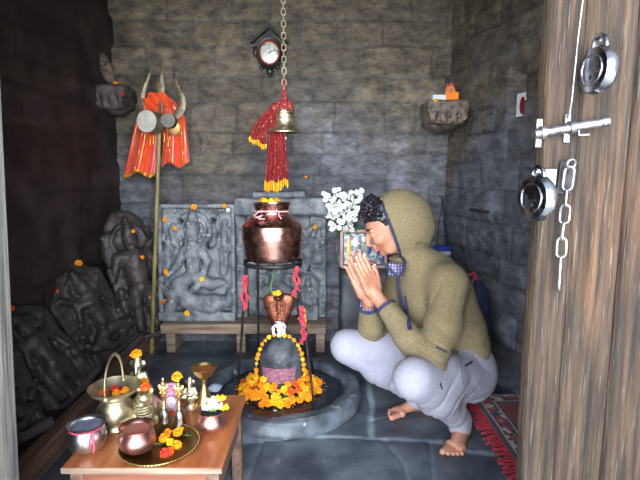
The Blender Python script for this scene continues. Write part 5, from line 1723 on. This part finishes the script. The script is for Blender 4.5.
tc = N('ShaderNodeTexCoord'); w1 = N('ShaderNodeTexWave'); w1.inputs['Scale'].default_value = 26; w2 = N('ShaderNodeTexWave'); w2.bands_direction = 'Z'; w2.inputs['Scale'].default_value = 26
Lk(tc.outputs['Object'], w1.inputs['Vector']); Lk(tc.outputs['Object'], w2.inputs['Vector'])
mxx = N('ShaderNodeMath'); mxx.operation = 'MAXIMUM'; Lk(w1.outputs['Fac'], mxx.inputs[0]); Lk(w2.outputs['Fac'], mxx.inputs[1])
cr_ = N('ShaderNodeValToRGB'); cr_.color_ramp.elements[0].position = .965; cr_.color_ramp.elements[0].color = col4(srgb(46, 40, 92)); cr_.color_ramp.elements[1].position = .99; cr_.color_ramp.elements[1].color = col4(srgb(190, 186, 214))
Lk(mxx.outputs[0], cr_.inputs[0]); Lk(cr_.outputs[0], b.inputs['Base Color']); PLAID = m_

man = thing('person', 'barefoot man in an olive hooded jacket squatting with palms pressed together', 'person', (.50, 2.0, 0))
# joints
HIP = A((.61, 2.06, .27))
hipN, hipF = A((.63, 1.95, .255)), A((.60, 2.15, .265))
kneN, kneF = A((.335, 1.66, .37)), A((.122, 2.05, .345))
ankN, ankF = A((.575, 1.900, .092)), A((.440, 2.130, .09))
heelN, toeN = A((.620, 1.965, .035)), A((.505, 1.765, .018))
heelF, toeF = A((.515, 2.155, .035)), A((.305, 2.075, .016))
shN, shF = A((.508, 1.885, .660)), A((.40, 2.20, .675))
elN, elF = A((.405, 1.725, .405)), A((.235, 2.10, .37))
HC = PY(387.5, 225, 2.03)
Fh = unit((-.86, .03, -.50)); Sh = unit(np.cross((Fh[2], 0, -Fh[0]), Fh)); Sh = A((0, -1., 0)) - Fh * (A((0, -1., 0)) @ Fh); Sh = unit(Sh); Uh = np.cross(Sh, Fh); Uh = Uh if Uh[2] > 0 else -Uh
HM = np.stack((Fh, Sh, Uh), 1)


def hp(f, s_, u): return HC + HM @ A((f, s_, u))


# ---- hands
Dh = unit((-.405, 0.02, .91))
wrN = PY(375, 294.5, 1.915)
Nn = unit(A((.55, -.83, 0)) - Dh * (A((.55, -.83, 0)) @ Dh))
Th = np.cross(Dh, Nn); Th = Th if Th[0] > 0 else -Th      # thumb side, towards the face
GAP = .0165


def hand(s, wr, Nn, Dh, Th, spread=1.0, ang=0.0):
    """palm and five fingers; the palm faces -Nn"""
    def q(t, n, d): return wr + Th * t + Nn * n + Dh * d
    M = np.stack((Th, Nn, Dh), 1)
    s.put(rc(q(0, 0, -.02), q(0, 0, .02), .026, .025), .012)
    s.put(bx(q(0, 0, .052), (.037, .0125, .042), M, .011), .014)
    s.put(el(q(.018, -.004, .032), (.020, .015, .034), M), .010)          # thumb mound
    s.put(el(q(-.022, -.003, .035), (.016, .0135, .034), M), .010)
    fl = [(.0270, .082, .0094), (.0090, .092, .0096), (-.0092, .085, .0093), (-.0268, .068, .0084)]
    for i, (t, L, r) in enumerate(fl):
        a = (t * 3.2) * spread
        d0 = unit(Dh + Th * a * .5 - Nn * .02); d1 = unit(Dh + Th * a * .35 - Nn * .05); d2 = unit(Dh + Th * a * .2 - Nn * .09)
        k0 = q(t * .98, 0.000, .084 - abs(t) * .20)
        k1 = k0 + d0 * L * .46; k2 = k1 + d1 * L * .30; k3 = k2 + d2 * L * .26
        s.put(rc(k0 - Dh * .02, k0 + d0 * .004, r * 1.05, r * 1.08), .007)
        s.put(rc(k0, k1, r * 1.02, r * .97), .0012); s.put(rc(k1, k2, r * .96, r * .90), .0012); s.put(rc(k2, k3, r * .89, r * .78), .0012)
        s.put(el(k0 + Nn * .006, (.008, .006, .009), M), .005); s.put(el(k1 + Nn * .003, (r * .9, r * .85, .006), M), .002)
        NAILS.append((k3 + Nn * r * .72 - Dh * .001, (r * .66, .0016, r * .85), M))
    b0, b1 = q(.026, -.002, .018), q(.041, .000, .052)
    b2, b3 = q(.047, .001, .080), q(.046, .002, .104)
    s.put(rc(b0, b1, .015, .0118), .010); s.put(rc(b1, b2, .0115, .0104), .003); s.put(rc(b2, b3, .0104, .0088), .0012)
    NAILS.append((b3 + Nn * .006 + Th * .004, (.0062, .0018, .008), M))


NAILS = []
wrF = wrN - Nn * (2 * GAP) + A((-.012, 0.0, -.008))
NnF = -Nn
body = SDF((.03, 1.60, -.005), (.82, 2.30, 1.06), .0036)
# torso under the clothes
body.put(rc(HIP + (0, 0, .03), (.56, 2.05, .45), .11, .115), .05).put(rc((.56, 2.05, .45), (.48, 2.04, .62), .115, .12), .05)
body.put(rc(shN + (0, .05, -.02), shF + (0, -.05, -.02), .06, .06), .05)
# neck
body.put(rc((.45, 2.04, .68), hp(-.035, 0, -.07), .062, .055), .04)
# arms
for sh_, e_, w_ in ((shN, elN, wrN), (shF, elF, wrF)):
    body.put(rc(sh_, e_, .046, .038), .03); body.put(rc(e_, e_ * .4 + w_ * .6, .038, .033), .01); body.put(rc(e_ * .4 + w_ * .6, w_, .033, .0245), .01)
hand(body, wrN, Nn, Dh, Th, .35)
hand(body, wrF, NnF, unit(Dh + Th * -.06), Th, .35)
# legs
for h_, k_, a_ in ((hipN, kneN, ankN), (hipF, kneF, ankF)):
    body.put(rc(h_, k_, .075, .048), .03); body.put(rc(k_, a_, .046, .032), .02)


def foot(s, heel, toe, ank, med, big=1):
    d = unit((toe - heel) * (1, 1, 0)); side = A((-d[1], d[0], 0)) * med; up = A((0, 0, 1.))
    L = np.linalg.norm((toe - heel)[:2])
    M = np.stack((d, side, up), 1)
    h0 = A((heel[0], heel[1], 0))
    s.put(el(h0 + d * .02 + up * .032, (.034, .030, .032), M), .012)
    s.put(rc(ank, h0 + d * .045 + up * .04, .032, .036), .02)
    s.put(rc(h0 + d * .06 + up * .050, h0 + d * (L - .065) + up * .022, .034, .019), .02)
    s.put(rc(h0 + d * .03 - side * .008 + up * .022, h0 + d * (L - .05) - side * .022 + up * .017, .022, .016), .015)
    s.put(rc(h0 + d * (L - .06) + side * .022 + up * .018, h0 + d * (L - .065) - side * .030 + up * .015, .017, .014), .012)
    for i, (t, dl, r) in enumerate(((.030, .010, .0125), (.010, .006, .0088), (-.007, -.001, .0083), (-.022, -.010, .0080), (-.036, -.021, .0082))):
        a = h0 + d * (L - .045 + dl * .6) + side * t * .85 + up * .016; b_ = h0 + d * (L - .012 + dl) + side * t * 1.05 + up * (r + .001)
        s.put(rc(a, b_, r * 1.0, r), .0025 if i else .004)
        TOEN.append((b_ + up * r * .75 + d * .003, (r * .8, r * .6, .002), M))
    s.put(el(ank + side * .028 + up * .0, (.012, .010, .012)), .01)


TOEN = []
foot(body, heelN, toeN, ankN, -1)
foot(body, heelF, toeF, ankF, 1)
# head
P_ = lambda *a, **k: body.put(*a, **k)
P_(el(hp(-.020, 0, .032), (.094, .074, .084), HM), .02)
P_(el(hp(.028, 0, -.022), (.062, .060, .086), HM), .03)
P_(el(hp(.026, 0, -.084), (.050, .044, .030), HM), .02)
P_(rc(hp(-.03, .045, -.05), hp(.04, .03, -.088), .018, .014), .02); P_(rc(hp(-.03, -.045, -.05), hp(.04, -.03, -.088), .018, .014), .02)
P_(el(hp(.072, 0, -.096), (.015, .019, .014), HM), .010)
for m in (-1, 1):
    P_(rc(hp(.082, m * .012, .022), hp(.072, m * .045, .020), .009, .008), .008)
    P_(el(hp(.092, m * .030, .002), (.012, .017, .011), HM), .008, 'd')
    P_(el(hp(.074, m * .031, .001), (.0125, .015, .0125), HM), .003)
    P_(el(hp(.062, m * .038, -.030), (.022, .020, .018), HM), .016)
    P_(el(hp(.105, m * .011, -.036), (.009, .007, .007), HM), .005)
P_(rc(hp(.086, 0, .012), hp(.110, 0, -.028), .008, .0105), .007)
P_(el(hp(.112, 0, -.033), (.0105, .0105, .009), HM), .005)
P_(el(hp(.090, 0, -.050), (.010, .018, .010), HM), .008)
P_(el(hp(.094, 0, -.060), (.0105, .022, .0060), HM), .003)
P_(el(hp(.092, 0, -.071), (.0105, .019, .0068), HM), .003)
for m in (-1, 1): P_(tor(hp(-.034, m * .068, -.004), .014, .006, HM @ rotx(R(80 * m))), .006)


def skin_slot(C):
    q = (C - HC) @ HM
    r = np.zeros(len(C), int)
    lip = (q[:, 0] > .083) & (np.abs(q[:, 1]) < .021) & (q[:, 2] < -.0555) & (q[:, 2] > -.0775)
    r[lip] = 1
    brow = (q[:, 0] > .060) & (np.abs(q[:, 1]) > .010) & (np.abs(q[:, 1]) < .050) & (np.abs(q[:, 2] - .027 + .15 * (np.abs(q[:, 1]) - .03)) < .0036)
    r[brow] = 2
    lash = (q[:, 0] > .074) & (np.abs(np.abs(q[:, 1]) - .031) < .0145) & (np.abs(q[:, 2] + .0075) < .0016)
    r[lash] = 2
    return r


body.build('body', [SKIN, LIPS, BROW], man, slot=skin_slot, smooth=1)
for c, r, M in NAILS: make('fingernail', MB().ball(c, r, 8, M=M), NAIL, man, fixn=False)
for c, r, M in TOEN: make('toenail', MB().ball(c, r, 8, M=M), NAIL, man, fixn=False)

# hood opening frame
HO = PY(402.5, 224.5, 2.03) + A((0, .005, 0))                      # hood ellipsoid centre
fo = unit((-.93, .02, -.36)); so = unit(A((0, -1, 0)) - fo * (A((0, -1, 0)) @ fo)); uo = np.cross(so, fo); uo = uo if uo[2] > 0 else -uo
OM = np.stack((fo, so, uo), 1); orad = A((.138, .120, .150))
PLo = PY(389.5, 228, 2.03)                             # opening plane point

# ---- hair: cap plus curls on the fore part of the head
s = SDF(hp(0, 0, 0) - .19, hp(0, 0, 0) + .19, .004)
s.put(el(hp(-.018, 0, .040), (.100, .076, .088), HM), .01)
s.put(bx(PLo - fo * .10, (.095, .2, .2), OM, .002), .01, 'd')
s.put(bx(hp(.13, 0, .0), (.10, .12, .066), HM @ roty(R(-14)), .01), .012, 'd')
s.put(bx(hp(.0, 0, -.12), (.2, .2, .11), HM, .01), .01, 'd')
s.disp(lambda x, y, z: .010 * fbm(x, y, z, 34, 3))
hair = s.build('hair', [HAIRM], man, smooth=0)
rs = random.Random(9); mb = MB()
for k in range(420):
    a = rs.uniform(-1.5, 1.5); e = rs.uniform(.25, 1.35)
    d = A((math.cos(e) * math.cos(a), math.cos(e) * math.sin(a), math.sin(e)))
    c = A((-.018, 0, .038)) + d * A((.098, .080, .088))
    if c[2] < .076 - .15 * (c[0] < .03): continue
    if (HC + HM @ c - PLo) @ fo < .016: continue
    ax_ = unit((rs.uniform(-1, 1), rs.uniform(-1, 1), rs.uniform(-1, 1))); M = frame_z(ax_)
    rr = rs.uniform(.007, .012); ph_ = rs.uniform(0, 6); pts = []
    for i in range(10):
        t = i / 9; pts.append(HC + HM @ (c + d * (.001 + .014 * t) + M @ A((rr * math.cos(ph_ + t * 5.2), rr * math.sin(ph_ + t * 5.2), 0))))
    mb.tube(pts, [.0034, .0036, .0036, .0036, .0034, .0032, .003, .0026, .002, .0012], 5)
make('curls', mb, HAIRM, hair, fixn=False)

# ---- jacket with hood
s = SDF((.08, 1.60, .14), (.86, 2.36, 1.08), .0055)
# bust
s.put(rc((.585, 2.06, .30), (.545, 2.055, .42), .150, .150), .04)
s.put(rc((.545, 2.055, .42), (.495, 2.04, .57), .150, .148), .06)
s.put(rc((.495, 2.04, .57), (.455, 2.035, .665), .146, .112), .06)
s.put(el((.64, 2.04, .33), (.085, .165, .15)), .05)
s.put(el((.655, 2.04, .27), (.075, .15, .07)), .03)
s.put(rc(shN + (-.0, .035, -.008), shF + (0, -.035, -.008), .072, .072), .06)
# sleeves
for sh_, e_, w_, near in ((shN, elN, wrN, 1), (shF, elF, wrF, 0)):
    cuff = e_ * .25 + w_ * .75
    mid = (sh_ + e_) / 2 + A((.012, 0, -.01))
    s.put(rc(sh_, mid, .074, .067), .045); s.put(rc(mid, e_, .067, .058), .03)
    s.put(rc(e_, (e_ + cuff) / 2 + (0, 0, -.012), .059, .054), .018); s.put(rc((e_ + cuff) / 2 + (0, 0, -.012), cuff, .054, .041), .02)
    CUFF = (cuff, unit(w_ - e_))
# hood
s.put(el(HO, orad, OM), .012)
s.put(rc(HO + (-.005, .0, -.085), (.455, 2.03, .67), .078, .100), .015)
s.put(rc(PY(435, 236, 2.04), PY(418, 241, 1.95), .016, .004), .02, 'd')


def crease(ph, p=3): return (1 - np.abs(np.sin(ph))) ** p


def folds(x, y, z):
    n1 = fbm(x, y, z, 6, 2)
    d = .008 * fbm(x, y, z, 8, 3)
    for e_, sc in ((elN, 1.0), (elF, 1.0)):
        q = np.exp(-(((x - e_[0] - .02) ** 2 + (y - e_[1] - .03) ** 2 + (z - e_[2] - .03) ** 2) / .012))
        d = d + .012 * q * crease((x * .5 + z) * 55 + 3 * n1)
    q = np.exp(-(((x - shN[0] + .02) ** 2 + (y - shN[1] + .02) ** 2 + (z - .60) ** 2) / .009))
    d = d + .010 * q * crease((x - .5 * z) * 50 + 3 * n1)
    w = sstep(.60, .36, z) * sstep(.44, .56, x)
    d = d + .009 * w * crease((z - .45 * x) * 30 + 4 * n1)
    c = np.exp(-((z - .80) / .04) ** 2) * sstep(.34, .42, x)
    d = d + .010 * c * crease((z + .35 * x) * 50 + 2 * n1)
    return d


s.disp(folds, .04)
# opening of the hood
s.put(el(HC + fo * .03 + (0, 0, .0), (.165, .090, .122), OM), .004, 'd')
s.put(bx(PLo + fo * .12 + uo * .045, (.12, .16, .165), OM, .002), .004, 'd')
# hollow cuffs so that the wrists come out
for (w_, e_) in ((wrN, elN), (wrF, elF)):
    cuff = e_ * .25 + w_ * .75; d = unit(w_ - e_)
    s.put(rc(cuff - d * .03, cuff + d * .08, .033, .033), .003, 'd')
# neck opening
nk_ = HC + A((.040, -.03, -.125))
jak = s.build('hooded_jacket', [OLIVE], man, smooth=2)

# navy binding around the hood opening: cut of the ellipsoid with the plane
pcx = (PLo - HO) @ fo
kk = math.sqrt(max(.01, 1 - (pcx / orad[0]) ** 2))
trim = []
for a in np.linspace(R(-62), R(242), 60):
    trim.append(HO + fo * (pcx + .001) + so * orad[1] * kk * math.cos(a) * 1.0 + uo * orad[2] * kk * math.sin(a))
trim = A(trim)
lowN, lowF = trim[0], trim[-1]
chest = [PY(404, 272, 1.885), PY(400, 280, 1.875), PY(403, 298, 1.865), PY(408, 322, 1.85), PY(411, 345, 1.84)]
make('hood_binding', MB().tube(trim, .0066, 8), NAVY, jak)
col_pts = [lowN, lowN * .5 + PY(404, 274, 1.90) * .5 + (.0, -.006, 0), PY(404, 274, 1.895)]
make('collar_binding', MB().tube([trim[2], PY(405, 262, 1.92), PY(404, 270, 1.90), PY(399, 277, 1.893), PY(392, 272, 1.90), PY(384, 264, 1.92), PY(379, 258, 1.94)], .0058, 8), NAVY, jak)
# plaid shirt collar
make('shirt_collar', MB().grid(lambda u, v: PY(388 + 15 * u, 262 + 13 * v + 3 * u, 1.925 - .012 * math.sin(PI * u) - .006 * v), 12, 8), PLAID, man, solid=.004, fixn=False)
# cuffs
for (w_, e_) in ((wrN, elN), (wrF, elF)):
    cuff = e_ * .25 + w_ * .75; d = unit(w_ - e_); M = frame_z(d)
    make('cuff_binding', MB().tube([cuff + M @ A((.041 * math.cos(a), .041 * math.sin(a), .012)) for a in np.linspace(0, 2 * PI, 30)[:-1]], .0058, 8, True), NAVY, jak)
    make('inner_cuff', MB().tube([cuff + M @ A((.031 * math.cos(a), .031 * math.sin(a), .020)) for a in np.linspace(0, 2 * PI, 30)[:-1]], .0045, 8, True), PLAID, man)


def on_surface(o, pts, off=.002, toward=None):
    """snap world points to the mesh of o along the view-independent direction toward"""
    bpy.context.view_layer.update()
    out = []
    inv = o.matrix_world.inverted()
    for p, dr in pts:
        lo = inv @ Vector(p.tolist()); ld = (inv.to_3x3() @ Vector(dr.tolist())).normalized()
        ok, hit, nrm, _ = o.ray_cast(lo, ld)
        if ok: out.append(A(o.matrix_world @ (hit + nrm * off)))
    return A(out)


def stroke(o, pix, r, mat, name, parent, off=.002, n=16, flat=None):
    """a seam line laid on the cloth surface"""
    pix = A(pix, float); L = np.concatenate(([0], np.cumsum(np.linalg.norm(np.diff(pix, axis=0), axis=1))))
    q = np.linspace(0, L[-1], n)
    P = [(A((0, 0, CAMH)), unit(PY(np.interp(t, L, pix[:, 0]), np.interp(t, L, pix[:, 1]), 1.9) - A((0, 0, CAMH)))) for t in q]
    S = on_surface(o, P, off)
    if len(S) > 3:
        for _ in range(2): S[1:-1] = (S[:-2] + 2 * S[1:-1] + S[2:]) / 4
        return make(name, MB().tube(S, r, 8, flat=flat), mat, parent)


A = lambda x, *a: np.array(x, *a)
stroke(jak, [(399, 280), (400, 290), (404, 305), (408, 318), (410, 330)], .0085, NAVY, 'zip', jak, .001, 20)
stroke(jak, [(406, 296), (407, 304), (409, 312)], .004, NAVY, 'zip_pull', jak, .004, 6)
stroke(jak, [(436, 347), (446, 352), (456, 360), (464, 366)], .0035, NAVY, 'hem_binding', jak, .001, 14)

# ---- trousers
s = SDF((.02, 1.55, .03), (.86, 2.34, .50), .0055)
for h_, k_, a_, near in ((hipN, kneN, ankN, 1), (hipF, kneF, ankF, 0)):
    d1 = k_ - h_; d2 = a_ - k_
    s.put(rc(h_, h_ + d1 * .55, .108, .086), .03); s.put(rc(h_ + d1 * .55, k_, .088, .062), .03)
    s.put(rc(k_, k_ + d2 * .45, .062, .070), .06); s.put(rc(k_ + d2 * .45, k_ + d2 * .86, .070, .054), .03)
    s.put(rc(k_ + d2 * .84, k_ + d2 * 1.02, .052, .046), .014); s.put(rc(a_ + d2 * .02, a_ + d2 * .02 + A((-.006, -.010, -.030)), .046, .046), .01)
s.put(el((.632, 2.05, .225), (.100, .155, .115)), .04)
s.put(rc((.61, 1.99, .30), (.59, 2.12, .31), .12, .12), .05)
s.put(bx((.45, 2.0, .0), (.6, .6, .030), None, .002), .004, 'd')


def tfold(x, y, z):
    n1 = fbm(x, y, z, 5, 2)
    d = .005 * fbm(x, y, z, 7, 3)
    for h_, k_, a_, ph in ((hipN, kneN, ankN, 0), (hipF, kneF, ankF, 2)):
        ax_ = unit(a_ - k_); t = (x - k_[0]) * ax_[0] + (y - k_[1]) * ax_[1] + (z - k_[2]) * ax_[2]
        L = np.linalg.norm(a_ - k_)
        r2 = (x - k_[0] - ax_[0] * t) ** 2 + (y - k_[1] - ax_[1] * t) ** 2 + (z - k_[2] - ax_[2] * t) ** 2
        w = sstep(.02, .12, t) * np.exp(-r2 / .02)
        low = sstep(L * .60, L * .92, t)
        side = x * .8 - y * .6
        d = d + w * (1 - low) * .010 * crease((t * .55 + side * .8) * 36 + 5 * n1 + ph) + w * low * .009 * crease(t * 70 + 6 * n1 + ph, 2)
        tx_ = unit(k_ - h_); tt = (x - h_[0]) * tx_[0] + (y - h_[1]) * tx_[1] + (z - h_[2]) * tx_[2]
        q2 = (x - h_[0] - tx_[0] * tt) ** 2 + (y - h_[1] - tx_[1] * tt) ** 2 + (z - h_[2] - tx_[2] * tt) ** 2
        w2 = np.exp(-q2 / .02) * sstep(.08, .2, tt) * (1 - sstep(.24, .34, tt))
        d = d + (.008 if ph else 0) * w2 * crease((z + .4 * tt) * 38 + 4 * n1 + ph)
    q = np.exp(-(((x - hipN[0] + .05) ** 2 + (y - hipN[1] + .05) ** 2 + (z - .25) ** 2) / .014))
    d = d + .010 * q * crease((x + z * 1.5) * 30 + 4 * n1)
    return d


s.disp(tfold, .04)
tro = s.build('trousers', [GREYTR], man, smooth=2)
stroke(tro, [(456, 350), (460, 362), (462, 374), (464, 386)], .0016, NAVY, 'side_seam', tro, .0, 14)
stroke(tro, [(465, 366), (472, 362)], .0045, NAVY, 'pocket_tab', tro, .001, 6)
stroke(tro, [(440, 383), (442, 389)], .003, BLACKSTR, 'pocket_mark', tro, .0, 5)

# ------------------------------------------------------------------ light
w = bpy.data.worlds.new('world'); SC.world = w; w.use_nodes = True
bg = w.node_tree.nodes['Background']; bg.inputs[0].default_value = (.78, .88, 1.0, 1); bg.inputs[1].default_value = .9


sn = bpy.data.lights.new('sun', 'SUN'); sn.energy = 30; sn.angle = R(1); sn.color = (1, .96, .9)
so_ = bpy.data.objects.new('sun', sn); COL.objects.link(so_)
so_.rotation_euler = Vector((.2, -.42, -.88)).to_track_quat('-Z', 'Y').to_euler()


def area(name, loc, rot, sx, sy, power, color):
    l = bpy.data.lights.new(name, 'AREA'); l.shape = 'RECTANGLE'; l.size = sx; l.size_y = sy; l.energy = power; l.color = color
    o = bpy.data.objects.new(name, l); COL.objects.link(o); o.location = loc; o.rotation_euler = rot; return o


# bright open sky over the courtyard outside the doorway
area('courtyard_daylight', (.0, -5.5, 2.4), (R(90 - 6), 0, 0), 7.5, 4.8, 2100, (.95, .97, 1.0))
SC.view_settings.view_transform = 'Standard'; SC.view_settings.look = 'None'; SC.view_settings.gamma = 1; SC.view_settings.use_curve_mapping = False
SC.view_settings.exposure = 0.12
SC.cycles.max_bounces = 6; SC.cycles.diffuse_bounces = 3; SC.cycles.glossy_bounces = 3
SC.cycles.sample_clamp_indirect = 4
SC.cycles.caustics_reflective = False; SC.cycles.caustics_refractive = False
